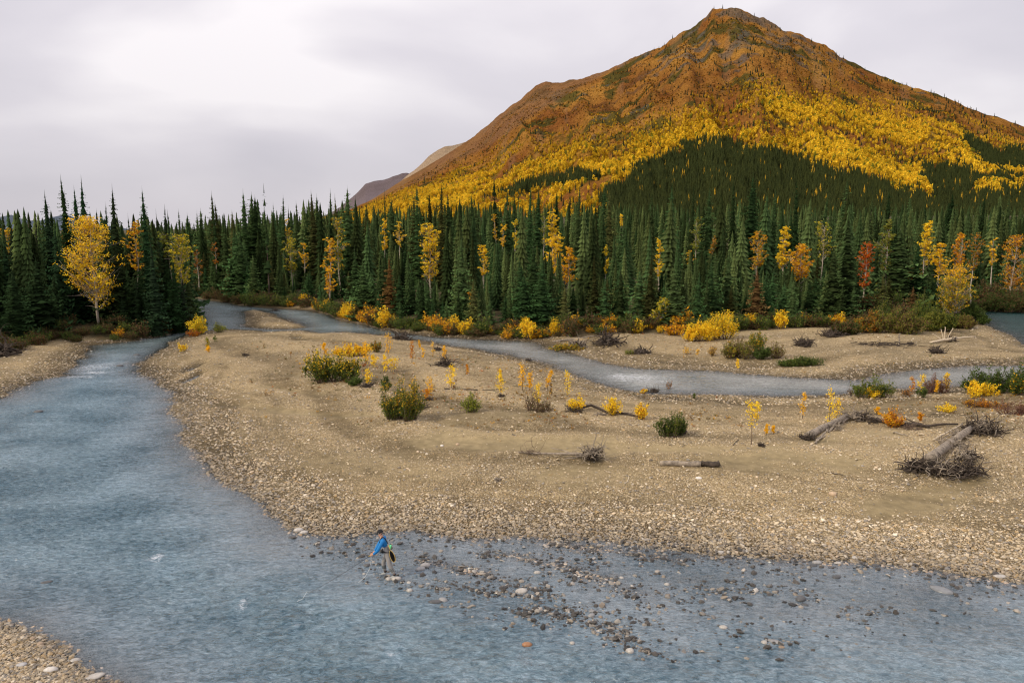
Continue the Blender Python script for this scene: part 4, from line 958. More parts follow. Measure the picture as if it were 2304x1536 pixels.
for d0, d1, cnt, (t0, t1) in rows:
    for k in range(cnt):
        px = random.uniform(430, 2330); cand.append((px, random.uniform(d0, d1), random.uniform(t0, t1)))
cand.sort(key=lambda c: c[1]); far_rest = []
for px, d, top in cand:
    Yd = YB(px) + d + 1.5
    if px < 850: top = top - (850 - px) / 400 * 70 if d < 11 else top - 10; top = max(top, 445)
    if px > 1930 and d < 9: top += 45
    top = allowed_top(px, Yd, top); x, h = h_from_top(px, top, Yd)
    if h < 2.2 or any((x - a) ** 2 + (Yd - b) ** 2 < (1.45 if d > 5 else 1.3) ** 2 for a, b, c_ in placed[-400:]): continue
    if n_ind + 1 <= 300:
        n_ind += 1
        lab = ('short green spruce in the front row of the far forest, above the bank bushes' if d < 5 else 'mid-height green spruce in the second row of the far forest' if d < 11 else 'tall green spruce standing deep in the far forest')
        rk_ = random.random(); put_spruce(x, Yd, h, lab, 'spruces of the forest beyond the river', kind='snag' if rk_ < .06 and h > 8 else None, green=(.15, .085, .035) if .06 < rk_ < .085 else None)
    else: far_rest.append((x, Yd, h))
print('individual spruces', n_ind, 'rest', len(far_rest))

def star_spruce(name, h, r, seed, levels, k, mat):
    rg = np.random.default_rng(seed); G = Geo()
    for i in range(levels):
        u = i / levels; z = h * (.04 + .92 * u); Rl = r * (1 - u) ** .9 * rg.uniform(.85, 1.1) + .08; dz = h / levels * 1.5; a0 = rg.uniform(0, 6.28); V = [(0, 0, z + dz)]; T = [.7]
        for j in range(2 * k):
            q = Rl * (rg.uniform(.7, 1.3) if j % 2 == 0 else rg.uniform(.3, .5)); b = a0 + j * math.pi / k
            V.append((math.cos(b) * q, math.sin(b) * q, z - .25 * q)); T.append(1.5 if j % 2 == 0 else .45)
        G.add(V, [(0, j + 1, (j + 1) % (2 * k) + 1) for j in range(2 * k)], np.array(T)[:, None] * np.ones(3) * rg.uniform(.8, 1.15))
    return G.mesh(name, mat)
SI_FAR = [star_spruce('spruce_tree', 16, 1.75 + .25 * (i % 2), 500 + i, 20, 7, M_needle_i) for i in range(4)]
SI_MT = [star_spruce('spruce_tree', 9, 1.7, 520 + i, 6, 4, M_needle_i) for i in range(3)]
def blob_aspen(name, h, r, seed, n=42, mat=None):
    rg = np.random.default_rng(seed); G = Geo()
    u = rg.uniform(0, 1, n); a = rg.uniform(0, 6.28, n); pr = np.sin(np.pi * (.15 + .8 * u)) ** .7 * r * rg.uniform(.5, 1, n)
    C = np.stack([np.cos(a) * pr, np.sin(a) * pr, h * (.22 + .76 * u)], 1)
    G.leaves(C, r * 1.15 * rg.uniform(.6, 1.2, n), np.repeat(rg.uniform(.65, 1.25, (n, 1)), 3, 1))
    G.tube([(0, 0, -.5), (0, 0, h * .8)], [.14, .04], 3, (.9, 1.2, 8)); return G.mesh(name, mat)
SI_ASP = [blob_aspen('aspen_tree', 8, 1.9, 540 + i, mat=M_leaf_i) for i in range(4)]
# deeper forest
n = 4600
az = np.radians(RNG.uniform(-38, 40, n)); rr = 150 + 600 * RNG.uniform(0, 1, n) ** 1.4
x = rr * np.sin(az); y = rr * np.cos(az); px = 1152 + FPX * np.tan(az) / cp
ok = np.where(px < 430, rr > 170, rr > 165) & (samp('forest', x, y) > 4); x, y, rr, px = x[ok], y[ok], rr[ok], px[ok]
z = hgt(x, y); topy = np.interp(px, [-400,0,400,450,800,1100,1500,1700,1900,2300,2700], [520,515,492,478,460,450,452,445,452,455,462]) + RNG.uniform(0, 1, len(x)) ** .8 * 70
zt = z_at(px, topy, y)[1]; h = np.clip(zt - z, 5, 19); h = np.where(px < 430, np.minimum(h, 15), h)
qx = RNG.uniform(-250, 400, 260); qY = np.array([YB(q) for q in qx]) + RNG.uniform(9, 42, 260); qx2 = z_at(qx, 500, qY)[0]; okq = samp('forest', qx2, qY) > 1
x = np.append(x, qx2[okq]); y = np.append(y, qY[okq]); h = np.append(h, RNG.uniform(8, 14, okq.sum()))
x = np.append(x, [f[0] for f in far_rest]); y = np.append(y, [f[1] for f in far_rest]); h = np.append(h, [f[2] for f in far_rest]); z = hgt(x, y)
t = RNG.uniform(0, 1, (len(x), 1)); C = (np.array([(.030, .056, .020)]) * (1 - t) + np.array([(.070, .092, .030)]) * t) * RNG.choice([.45, .8, 1.05, 1.5], (len(x), 1))
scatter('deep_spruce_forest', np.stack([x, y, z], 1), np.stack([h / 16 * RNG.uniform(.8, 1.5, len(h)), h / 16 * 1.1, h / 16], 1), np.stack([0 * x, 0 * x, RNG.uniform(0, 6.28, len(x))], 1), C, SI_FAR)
tag(bpy.data.objects['deep_spruce_forest'], 'mass of dark spruces filling the valley behind the front rows', 'forest')
# mountain woods
n = 330000
az = np.radians(RNG.uniform(-14, 40, n)); rr = RNG.uniform(690, 1960, n)
z = mount_h(az, rr); x = rr * np.sin(az); y = rr * np.cos(az); px, py = to_px(x, y, z)
okr = rr < mount_r1(az) + 15
n1 = fbm(x * .012, y * .012, 4, 60); n2 = fbm(x * .04, y * .04, 4, 61)
dm = dark_mask(px, py, n2 * 20 + n1 * 16); yd = dens_yellow(px, py)
u = RNG.uniform(0, 1, n)
isdark = (dm > 0) & okr & (u < .34)
pa = np.clip(yd * ((.04 + .9 * sstep(-.15, .3, n1 + n2 * .9)) * (1 - sstep(1350, 1500, px)) + (.12 + 1.0 * sstep(-.3, .2, n1 + n2 * .9)) * sstep(1350, 1500, px)) + .10 * sstep(-75, -5, py - np.interp(px, UP[:, 0], UP[:, 1])) * sstep(0, .35, n1 + n2), 0, 1.2) * (dm < 2)
back = (py < np.interp(px, SPUR[:, 0], SPUR[:, 1], right=-999))
isyel = (~isdark) & okr & (u < pa * .48) & ~back & (dm < 4)
x1, y1, z1 = x[isdark], y[isdark], z[isdark]
f = np.stack([.034 + .03 * u, .044 + .025 * u, .016 + 0 * u], 1)[isdark] * 1.1
gold = RNG.uniform(0, 1, len(x1)) < .015; f[gold] = (.5, .30, .03)
upr = okr & ~isdark & ~isyel & ~back & (((RNG.uniform(0, 1, n) < .58 * (.022 * sstep(1300, 1750, px) * (py > np.interp(px, SKY[:, 0], SKY[:, 1]) - 2) + .008 + .030 * yd * sstep(.0, .4, fbm(x * .02, y * .02, 3, 66)) + .05 * sstep(.2, .5, fbm(x * .015, y * .015, 3, 67)) * sstep(1900, 2000, px)))))
x2, y2, z2 = x[upr], y[upr], z[upr]
P = np.concatenate([np.stack([x1, y1, z1], 1), np.stack([x2, y2, z2], 1)]); C = np.concatenate([f, np.tile([(.028, .036, .018)], (len(x2), 1)) * RNG.uniform(.7, 1.3, (len(x2), 1))])
S = np.concatenate([RNG.uniform(.75, 1.35, len(x1)), RNG.uniform(.45, 1.05, len(x2))])
scatter('mountain_spruces', P, S, np.stack([0 * S, 0 * S, RNG.uniform(0, 6.28, len(S))], 1), C, SI_MT)
tag(bpy.data.objects['mountain_spruces'], 'dark spruce wood climbing the foot of the mountain and dotting its slope', 'forest')
x3, y3, z3 = x[isyel], y[isyel], z[isyel]; t = np.clip(RNG.normal(.5, .32, len(x3)) + n1[isyel] * .8 + .25 * sstep(1500, 1900, px[isyel]), 0, 1)[:, None]  # yellow raised towards the right: sunlit glow of that flank put into colour
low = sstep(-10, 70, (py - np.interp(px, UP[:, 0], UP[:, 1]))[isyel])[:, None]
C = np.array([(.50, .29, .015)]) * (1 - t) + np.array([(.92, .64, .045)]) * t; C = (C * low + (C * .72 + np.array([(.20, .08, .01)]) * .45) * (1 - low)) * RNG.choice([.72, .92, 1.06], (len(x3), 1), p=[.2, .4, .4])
gq = RNG.uniform(0, 1, len(x3)) < .08; C[gq] = (.24, .25, .03)
S = RNG.uniform(.42, .95, len(x3)) * (0.6 + .4 * low[:, 0])
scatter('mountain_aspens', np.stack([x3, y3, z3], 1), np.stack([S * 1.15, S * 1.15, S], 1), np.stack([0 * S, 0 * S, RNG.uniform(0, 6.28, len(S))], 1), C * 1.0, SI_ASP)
tag(bpy.data.objects['mountain_aspens'], 'belt of golden aspens across the lower mountainside', 'aspen wood')
print('mountain', len(P), len(x3))
# low orange brush on the tundra
n = 60000
az = np.radians(RNG.uniform(-14, 40, n)); rr = RNG.uniform(900, 1960, n); z = mount_h(az, rr); x = rr * np.sin(az); y = rr * np.cos(az); px, py = to_px(x, y, z)
nn = fbm(x * .02, y * .02, 4, 64)
ok = (rr < mount_r1(az)) & (dens_yellow(px, py) < .9) & (dark_mask(px, py) < -4) & (RNG.uniform(0, 1, n) < .2 + .5 * sstep(0, .3, nn)) & (py > np.interp(px, SKY[:, 0], SKY[:, 1]) + 14)
x, y, z, nn = x[ok], y[ok], z[ok], nn[ok]; t = RNG.uniform(0, 1, (len(x), 1))
C = np.where(t < .40, np.array([(.21, .085, .018)]), np.where(t < .82, np.array([(.52, .27, .022)]), np.array([(.05, .06, .018)]))) * RNG.uniform(.7, 1.2, (len(x), 1))
S = RNG.uniform(.2, .45, len(x)); scatter('tundra_brush', np.stack([x, y, z], 1), np.stack([S * 1.6, S * 1.6, S * .7], 1), np.stack([0 * S, 0 * S, RNG.uniform(0, 6.28, len(S))], 1), C, SI_ASP[:2])
tag(bpy.data.objects['tundra_brush'], 'low rust and ochre brush covering the upper mountainside', 'brush')

# ================================================================== SHRUBS ON THE BAR
GB = 'bushes on the gravel bars'
put_shrub(750,858,772,118,[GRN,DGR,OLIVE],[4,3,2],'largest bush of the gravel bar, green below with yellow tips',1,GB,top_cols=[GOLD,OLIVE,YEL],stems=60,leaves=150,lsize=.13,deep=.55)
put_shrub(790,800,764,90,[YEL,GOLD,ORA],[4,3,1],'wide thicket of yellow shoots behind the largest bush',2,GB,stems=36,leaves=60,lsize=.13,deep=.3,cat='shrub')
put_shrub(800,866,846,46,[GRN,DGR],[2,2],'low dark green bush at the right foot of the largest bush',3,GB,stems=16,leaves=70,lsize=.11)
put_shrub(848,792,764,32,[OLIVE,ORA,GRN],[3,2,2],'small green and orange bush near the upper channel',4,GB,stems=18,leaves=60,lsize=.12)
put_shrub(902,944,836,86,[GRN,OLIVE,DGR],[3,4,2],'tall dense olive brown bush in the middle of the gravel bar',5,GB,top_cols=[OLIVE,GOLD,(.25,.17,.04)],stems=56,leaves=150,lsize=.10,upright=.35)
put_shrub(869,877,842,22,[GRN,DGR],[3,2],'small green bush directly behind the tall olive brown bush',6,GB,stems=12,leaves=60,lsize=.10)
put_shrub(1059,927,877,50,[LIME,GRN,LIME],[3,3,1],'fresh light green bush standing alone on the gravel',7,GB,stems=26,leaves=60,lsize=.09,upright=.3)
put_shrub(1211,924,868,62,[BRN,BRN,GRN],[3,2,1],'thin brownish twiggy bush with a yellow sapling inside',8,GB,stems=44,leaves=22,lsize=.08,upright=.3,twig=M_twig)
put_shrub(1515,981,920,60,[DGR,GRN,OLIVE],[4,4,1],'compact dark green bush left of the yellow sapling with a bare stem',9,GB,stems=46,leaves=120,lsize=.075,upright=.75,sprd=.8)
put_shrub(1298,924,884,42,[YEL,GOLD],[4,1],'bright yellow bush growing beside the dark half-buried log',10,GB,stems=18,leaves=60,lsize=.09)
put_shrub(1381,934,889,44,[YEL,GOLD],[4,1],'round bright yellow bush in the middle of the half-buried log',11,GB,stems=22,leaves=70,lsize=.09)
put_shrub(1441,943,900,34,[YEL,GOLD,ORA],[4,2,1],'yellow bush at the right end of the half-buried log',12,GB,stems=18,leaves=60,lsize=.09)
put_shrub(2010,960,906,46,[ORA,GOLD,ORA],[4,2,1],'bright orange bush growing out of the curved driftwood line',13,GB,stems=26,leaves=70,lsize=.085,upright=.4)
put_shrub(1958,893,836,84,[GRN,OLIVE,GRN],[3,3,2],'loose green bush with a yellow front by the right channel',14,GB,stems=36,leaves=60,lsize=.12,upright=.6)
put_shrub(1965,896,868,40,[YEL,GOLD],[4,2],'low yellow growth at the foot of the loose green bush',15,GB,stems=16,leaves=50,lsize=.10)
put_shrub(1915,890,862,22,[BRN,BRN],[1,1],'nearly leafless brown bush left of the loose green bush',16,GB,stems=14,leaves=8,lsize=.08)
put_shrub(2040,891,870,32,[BRN,ORA],[2,1],'low brown bush between the green bush and the reddish one',17,GB,stems=16,leaves=22,lsize=.08)
put_shrub(2104,884,828,56,[BRN,(.22,.12,.09)],[2,2],'reddish brown twiggy bush in front of the right channel',18,GB,stems=44,leaves=30,lsize=.09,twig=M_redtwig)
put_shrub(2076,893,862,28,[GRN,DGR],[2,1],'small dark green bush left of the reddish twiggy bush',19,GB,stems=14,leaves=50,lsize=.09)
put_shrub(2225,884,818,104,[DGR,GRN],[3,3],'big dark green willow near the right edge of the bar',20,GB,stems=56,leaves=120,lsize=.12,upright=.7)
put_shrub(2210,892,842,70,[YEL,GOLD],[4,2],'spreading yellow bush in front of the big dark willow',21,GB,stems=30,leaves=60,lsize=.11,upright=.5)
put_shrub(2300,886,808,70,[DGR,GRN,GOLD],[3,3,.5],'dark green willow cut by the right edge of the photograph',22,GB,stems=40,leaves=110,lsize=.12)
put_shrub(2132,926,906,44,[YEL,GOLD],[4,1],'low straggling yellow bush on the right part of the bar',23,GB,stems=18,leaves=34,lsize=.09)
put_shrub(2212,916,893,82,[ORA,BRN,GOLD],[3,3,1],'low wide rusty orange bush below the yellow one at the right',24,GB,stems=44,leaves=46,lsize=.08,twig=M_redtwig)
put_shrub(2290,932,892,80,[BRN,(.2,.11,.08)],[2,2],'low purple-brown twig bush at the right edge',25,GB,stems=50,leaves=26,lsize=.08,twig=M_redtwig)
put_shrub(1960,893,880,20,[DGR,GRN],[1,1],'tiny dark tuft under the loose green bush',26,GB,stems=8,leaves=30,lsize=.08)
put_shrub(446,752,706,42,[YEL,LIME,GOLD],[4,3,1],'yellow-green bush on the upstream tip of the gravel bar',27,GB,stems=30,leaves=110,lsize=.15)
put_shrub(436,757,738,34,[ORA,RED,BRN],[2,1,2],'small reddish bush at the foot of the yellow-green bush',28,GB,stems=14,leaves=60,lsize=.12,twig=M_redtwig)
put_shrub(492,748,722,36,[GRN,LIME,OLIVE],[2,2,2],'sparse green bush right of the yellow-green tip bush',29,GB,stems=20,leaves=44,lsize=.12)
put_shrub(410,790,768,26,[YEL,GOLD],[4,1],'small yellow tuft on the upstream gravel',30,GB,stems=12,leaves=40,lsize=.11)
put_shrub(1662,806,752,72,[OLIVE,BRN,GRN],[3,3,1],'olive brown twiggy bush on the far gravel bank',31,GB,stems=56,leaves=70,lsize=.12,twig=M_twig)
put_shrub(1642,806,766,30,[LIME,GOLD],[3,2],'yellow-green flank bush left of the olive twiggy bush',32,GB,stems=16,leaves=70,lsize=.12)
put_shrub(1703,790,738,44,[GRN,OLIVE,GOLD],[3,3,1],'green bush rising behind the olive twiggy bush',33,GB,stems=26,leaves=90,lsize=.13)
put_shrub(1713,808,772,40,[DGR,GRN],[3,2],'dense dark green clump right of the olive twiggy bush',34,GB,stems=26,leaves=110,lsize=.11)
put_shrub(1746,806,764,46,[OLIVE,BRN],[2,3],'thin brown-green bush above the dark green clump',35,GB,stems=34,leaves=40,lsize=.11)
put_shrub(1803,824,798,86,[DGR,GRN,OLIVE],[3,3,1],'long low green mat of bushes at the water edge of the far gravel bank',36,GB,stems=56,leaves=70,lsize=.11,upright=.6,deep=.4)
put_shrub(1602,800,774,28,[PALEY,BRN],[2,2],'pale straw-coloured bush on the far gravel bank',37,GB,stems=18,leaves=30,lsize=.10)
put_shrub(1545,797,776,20,[PALEY,GOLD],[2,1],'faint yellow tuft left of the straw-coloured bush',38,GB,stems=10,leaves=24,lsize=.09)
put_shrub(1450,886,869,20,[YEL,ORA],[3,1],'tiny yellow tuft beside the dark stump by the rapids',39,GB,stems=8,leaves=30,lsize=.09)
put_shrub(1505,880,846,20,[ORA,BRN],[1,2],'thin faded sapling at the edge of the rapids',40,GB,stems=10,leaves=16,lsize=.09)
put_shrub(1276,788,768,70,[OLIVE,GOLD,BRN],[3,1,2],'low tangle of olive bushes on the point where the channel bends',41,GB,stems=40,leaves=50,lsize=.12,deep=.5)
put_shrub(1415,796,786,34,[OLIVE,GRN],[2,1],'tiny green tuft on the far gravel bank',42,GB,stems=12,leaves=30,lsize=.1)

SAP = [(827,869,832,22,YEL,'small yellow sapling right of the low dark green bush'),(840,826,800,20,YEL,'yellow sapling in the second row behind the largest bush'),(822,818,770,18,GOLD,'thin golden sapling right of the yellow thicket'),
 (873,802,750,20,GOLD,'tallest golden sapling at the back of the bar'),(866,838,800,14,YEL,'pale yellow sapling in front of the tallest golden one'),(888,836,806,36,YEL,'bushy yellow sapling just behind the tall olive brown bush'),
 (927,815,768,14,ORA,'thin orange sapling near the upper channel, right of the tallest golden one'),(943,786,766,8,GOLD,'very thin sapling at the back edge of the bar'),(952,809,782,9,GOLD,'short faint sapling right of the thin orange one'),
 (974,800,770,9,PALEY,'wispy pale sapling left of the brush heap'),(1000,814,780,13,GOLD,'golden sapling above the dark brush heap'),(968,896,850,18,GOLD,'golden sapling with bare foot right of the tall olive brown bush'),
 (962,900,876,22,ORA,'low orange shoots at the foot of the golden sapling'),(1015,873,826,26,YEL,'full yellow sapling in front of the brush heap'),(1127,891,846,26,YEL,'flame-shaped yellow sapling on a small dark stump'),
 (1126,860,832,8,YEL,'thin yellow sapling tip behind the flame-shaped one'),(1176,878,822,20,GOLD,'left one of two faint golden saplings near the channel'),(1192,878,838,18,GOLD,'right one of two faint golden saplings near the channel'),
 (1230,876,836,14,GOLD,'golden sapling leaning over the thin brownish bush'),(1212,912,864,22,YEL,'yellow sapling growing inside the thin brownish bush'),(1276,892,838,20,YEL,'tall bright yellow sapling above the half-buried log'),
 (1690,1000,906,44,YEL,'yellow sapling with a bare stem and wide flat crown'),(1703,950,906,20,YEL,'small yellow sapling behind the wide flat crown'),(1724,979,955,8,GOLD,'left one of two little gold shoots on bare gravel'),(1740,977,958,7,GOLD,'right one of two little gold shoots on bare gravel'),
 (1806,941,886,16,GOLD,'slim golden sapling standing alone left of the log'),(1865,958,874,20,YEL,'tall yellow sapling with a dark stem behind the log'),(1882,946,898,26,YEL,'shorter yellow sapling right of the tall dark-stemmed one'),
 (2070,948,930,12,ORA,'little orange shoot behind the curved driftwood'),(1975,934,918,12,GOLD,'small gold shoot left of the bright orange bush'),(2052,884,848,13,ORA,'thin orange sapling left of the reddish twiggy bush'),
 (2072,885,842,20,YEL,'yellow sapling at the left side of the reddish twiggy bush'),(2128,880,840,16,YEL,'yellow sapling at the right side of the reddish twiggy bush'),(2108,886,856,12,GOLD,'short golden shoot in front of the reddish twiggy bush'),
 (468,786,762,12,OLIVE,'little green sapling on the upstream gravel'),(483,770,758,10,GRN,'tiny green tuft right of the little green sapling'),(470,792,782,14,GOLD,'low golden tuft below the little green sapling'),
 (1240,890,862,8,BRN,'bare brown seedling between the saplings'),(730,800,772,14,GOLD,'golden shoot at the left end of the yellow thicket'),(1562,898,886,8,GRN,'tiny green seedling on the gravel below the rapids'),
 (1660,830,808,10,YEL,'yellow shoot in front of the olive twiggy bush'),(1570,800,786,10,PALEY,'faint straw shoot on the far gravel bank'),(1052,845,820,8,ORA,'short orange shoot near the middle of the bar')]
for i, (px, b, tp, wp, c_, lab) in enumerate(SAP):
    bare = .45 if px == 1690 else .12
    put_sapling(px, b, tp, wp, [c_, tuple(k * 1.1 for k in c_), GOLD if c_ != GRN else OLIVE], [4, 2, 1.5], lab, 50 + i, bare=bare, lean=(.25 if px == 1230 else 0), leaves=150 if wp < 12 else 260, lsize=.095 if b > 880 else .12)
# the leaning white-stemmed sapling and the yellow thicket on the far bank
put_tree(1475,672,725,52,float(onplane(1460,752,.5)[1])+1,[LIME,YEL],[3,2],'leaning yellow-green sapling tree with a white stem at the front of the far forest',77,group=None,limbs=40,leaves=34,lean=.30,trunk_r=.07,lsize=.15)
BK = 'bushes along the foot of the far forest'
put_shrub(1575,768,712,80,[YEL,GOLD],[4,2],'big bright yellow bush at the water side of the far bank',80,BK,stems=50,leaves=90,lsize=.14)
put_shrub(1618,762,684,62,[YEL,LIME,GOLD],[4,2,2],'tall yellow bush leaning right behind the big bright yellow bush',81,BK,stems=40,leaves=90,lsize=.14,lean=.18)
for k, (px, b, tp, wp, cs, lab) in enumerate([(1950,748,690,70,[BRN,OLIVE,ORA],'brown-orange willow bush at the left of the willow group'),(2030,750,676,120,[OLIVE,BRN,DGR],'largest rounded brown-green willow of the right bank'),
  (2110,744,684,80,[OLIVE,DGR],'rounded olive willow right of the largest one'),(2160,738,700,60,[BRN,OLIVE],'brownish willow near the green channel'),(2185,728,668,60,[DGR,GRN],'dark green willow at the tip above the green channel'),
  (1990,742,660,60,[DGR,OLIVE],'dark willow behind the largest rounded one'),(2075,735,650,70,[GRN,OLIVE],'green willow above the willow group'),(2240,700,655,60,[DGR,BRN],'dark bush across the green channel'),(2290,702,650,70,[DGR,BRN],'dark bush at the right edge across the green channel'),
  (1900,752,712,60,[BRN,DGR],'low brown bush left of the willow group'),(2120,700,640,60,[DGR,GRN],'dark bush between the willows and the olive-yellow tree'),(1960,700,655,60,[BRN,DGR,ORA],'shaded russet bush under the red-orange tree')]):
    put_shrub(px, b, tp, wp, cs, [3, 2, 1][:len(cs)], lab, 90 + k, BK, stems=60, leaves=150, lsize=.16, upright=.45)
# repeated understorey along the banks: a few kinds copied
def kind_shrub(cols, wts, seed, h=1.6, w=1.8, **kw):
    T, Lf = shrub(h, w, cols, wts, seed, stems=20, leaves=46, lsize=.14, **kw); return T.mesh('stems', M_twig), Lf.mesh('foliage', M_leaf)
KS = {'yellow': [kind_shrub([YEL, GOLD], [3, 2], 150 + i, 1.8, 1.5) for i in range(2)], 'amber': [kind_shrub([GOLD, ORA, BRN], [3, 2, 1], 160 + i) for i in range(2)],
      'green': [kind_shrub([DGR, GRN, OLIVE], [3, 3, 1], 170 + i, 1.6, 2.2) for i in range(2)], 'brown': [kind_shrub([BRN, DGR, (.10, .06, .03)], [2, 2, 2], 180 + i, 1.4, 2.2) for i in range(2)]}
BANKS = []
def bank_row(x0, x1, cnt, off, kinds, wts, side, grp, hs=(.8, 1.5)):
    for k in range(cnt):
        px = x0 + (x1 - x0) * (k + random.random()) / cnt; Yd = YB(px) + random.uniform(*off); x = float(z_at(px, 700, Yd)[0]); z = float(hgt(x, Yd))
        if samp('land', x, Yd) < .15 or (190 < px < 225 and x1 == 425): continue
        kd = random.choices(kinds, wts)[0]; st, fol = random.choice(KS[kd]); s = random.uniform(*hs)
        e = empty('bank_shrub', (x, Yd, z - .05), random.uniform(0, 6.28), (s, s, s * random.uniform(.8, 1.25)))
        obj('stems', st, e); obj('foliage', fol, e, color=(1, 1, 1))
        tag(e, f'{kd} bush in the undergrowth {side}', 'shrub', f'{kd} {grp}'); BANKS.append((e, kd, x, Yd))
bank_row(450, 900, 42, (-1.2, 2.2), ['green', 'brown', 'yellow', 'amber'], [6, 6, 1.3, 1], 'along the far bank of the upper river', 'bushes lining the upper river', (.9, 1.6))
bank_row(740, 1300, 78, (-1.6, 1.8), ['amber', 'yellow', 'green', 'brown'], [3.4, 3.4, 4, 4], 'between the channel and the front spruces', 'bushes under the front spruces', (.45, 1.5))
bank_row(1280, 1950, 66, (-1.0, 2.0), ['amber', 'yellow', 'green', 'brown'], [2.2, 2.2, 4, 4.5], 'behind the far gravel bank', 'bushes behind the far gravel bank', (.45, 1.45))
bank_row(60, 425, 44, (-.3, 2.6), ['green', 'brown', 'amber'], [4, 6, .7], 'on the shaded left bank', 'bushes on the left bank', (.45, 1.05))
bank_row(90, 425, 18, (1.0, 6.0), ['green', 'brown'], [4, 5], 'in the shade behind the left bank edge', 'shaded bushes of the left bank', (.7, 1.3))
bank_row(-60, 90, 16, (-2.0, 3.0), ['green', 'brown', 'amber'], [3, 5, 2], 'behind the left gravel shore', 'bushes behind the left gravel shore', (.7, 1.2))
bank_row(1940, 2200, 18, (1.5, 9), ['green', 'brown'], [4, 4], 'behind the right bank willows', 'bushes behind the willows', (1.3, 2.4))
bank_row(2200, 2320, 12, (0.3, 4), ['green', 'brown'], [4, 4], 'across the green channel', 'bushes across the green channel', (1.2, 2.2))

# dry grass, seedlings and leaf litter among the bushes
def tuft(name, seed):
    rg = np.random.default_rng(seed); G = Geo()
    for i in range(9):
        a = rg.uniform(0, 6.28); L_ = rg.uniform(.5, 1); b = np.array([math.cos(a), math.sin(a), 0]); q = np.array([-b[1], b[0], 0]) * .05
        G.add([b * .1 - q, b * .1 + q, b * .6 * L_ + [0, 0, rg.uniform(.15, .9) * L_]], [(0, 1, 2)], rg.uniform(.6, 1.3))
    G.leaves(rg.normal(0, .35, (8, 3)) * [1, 1, .25] + [0, 0, .15], .25, np.ones((8, 3)), .5)
    return G.mesh(name, M_leaf_i)
TF = [tuft('grass_tuft', 830 + i) for i in range(4)]
n = 26000; px = RNG.uniform(560, 2304, n); py = RNG.uniform(745, 965, n); x, y, z = hits(px, py)
cl = fbm(x * .16, y * .16, 4, 95); pr = sstep(.05, .35, cl) * .55 + .012 + .35 * np.exp(-((px - 800) / 130) ** 2 - ((py - 835) / 45) ** 2) + .25 * np.exp(-((px - 1100) / 350) ** 2 - ((py - 850) / 40) ** 2) + .3 * np.exp(-((px - 2150) / 200) ** 2 - ((py - 905) / 22) ** 2)
ok = (RNG.uniform(0, 1, n) < pr * .55) & (z > .12) & (samp('land', x, y) > .6) & (samp('forest', x, y) < 0); x, y, z = x[ok], y[ok], z[ok]
pal = np.array([(.20, .12, .05), (.35, .20, .06), (.55, .30, .03), (.10, .11, .03), (.36, .12, .03), (.28, .23, .12)]); C = pal[RNG.choice(6, len(x), p=[.3, .2, .14, .14, .07, .15])] * RNG.uniform(.7, 1.2, (len(x), 1))
scatter('grass_and_litter', np.stack([x, y, z], 1), np.exp(RNG.normal(-1.75, .4, len(x))), np.stack([0 * x, 0 * x, RNG.uniform(0, 6.28, len(x))], 1), C, TF)
print('litter', len(x))

# ================================================================== DRIFTWOOD
def wob(P0, P1, n, amp, st, sag=0):
    s = np.linspace(0, 1, n)[:, None]; P = np.array(P0) * (1 - s) + np.array(P1) * s
    d = st.normal(0, amp, (n, 3)); d[0] = 0; d = (d + np.roll(d, 1, 0)) / 2; P = P + d; P[:, 2] += sag * np.sin(s[:, 0] * math.pi); return P
def log_mesh(name, P0, P1, r0, r1, mat, seed, jag=.05, k=9, amp=.03):
    st = np.random.default_rng(seed); G = Geo(); P = wob(P0, P1, 9, amp, st); G.tube(P, np.linspace(r0, r1, 9) * st.uniform(.93, 1.07, 9), k, 1, jag); return G.mesh(name, mat, False)
def roots_mesh(name, C, rad, n, mat, seed, axis=(0, 0, 1), thick=.03, zmin=-.05, ln=6, up=.3):
    st = np.random.default_rng(seed); G = Geo()
    for i in range(n):
        d = st.normal(size=3); d[2] = abs(d[2]) * up + d[2] * .3; d /= np.linalg.norm(d); Lr = rad * st.uniform(.35, 1.1) * (1.0 if st.uniform() < .8 else 1.35)
        P = [np.array(C) + st.normal(0, .26 * rad, 3) * np.array([1, 1, .35])]; P[0][2] = max(P[0][2], zmin)
        for q in range(ln):
            d = d + st.normal(0, .62, 3) * np.array([1, 1, .7]); d /= np.linalg.norm(d); p = P[-1] + d * Lr / ln; p[2] = max(p[2], zmin); P.append(p)
        G.tube(P, np.linspace(thick * st.uniform(.5, 1.3), .006, ln + 1), 4)
    return G.mesh(name, mat)
def wgt(px, py): return hit(px, py)
def rel(p, o): return tuple(np.array(p) - np.array(o))
DW = 'driftwood on the gravel'
# plain log
a = wgt(1487, 1047); b = wgt(1619, 1050); o0 = (a + b) / 2
e = empty('driftwood_log', tuple(o0)); tag(e, 'smooth grey log lying alone on the gravel, dark broken end at the right', 'log', DW)
a_, b_ = rel(a, o0), rel(b, o0); mid = tuple(np.array(a_) * .3 + np.array(b_) * .7)
up = np.array([0, 0, .12])
obj('trunk', log_mesh('trunk', np.array(a_) + up, np.array(mid) + up, .13, .15, M_wood, 1, .03), e)
obj('broken_end', log_mesh('broken_end', np.array(mid) + up, np.array(b_) + up, .152, .14, M_darkwood, 2, .14), e)
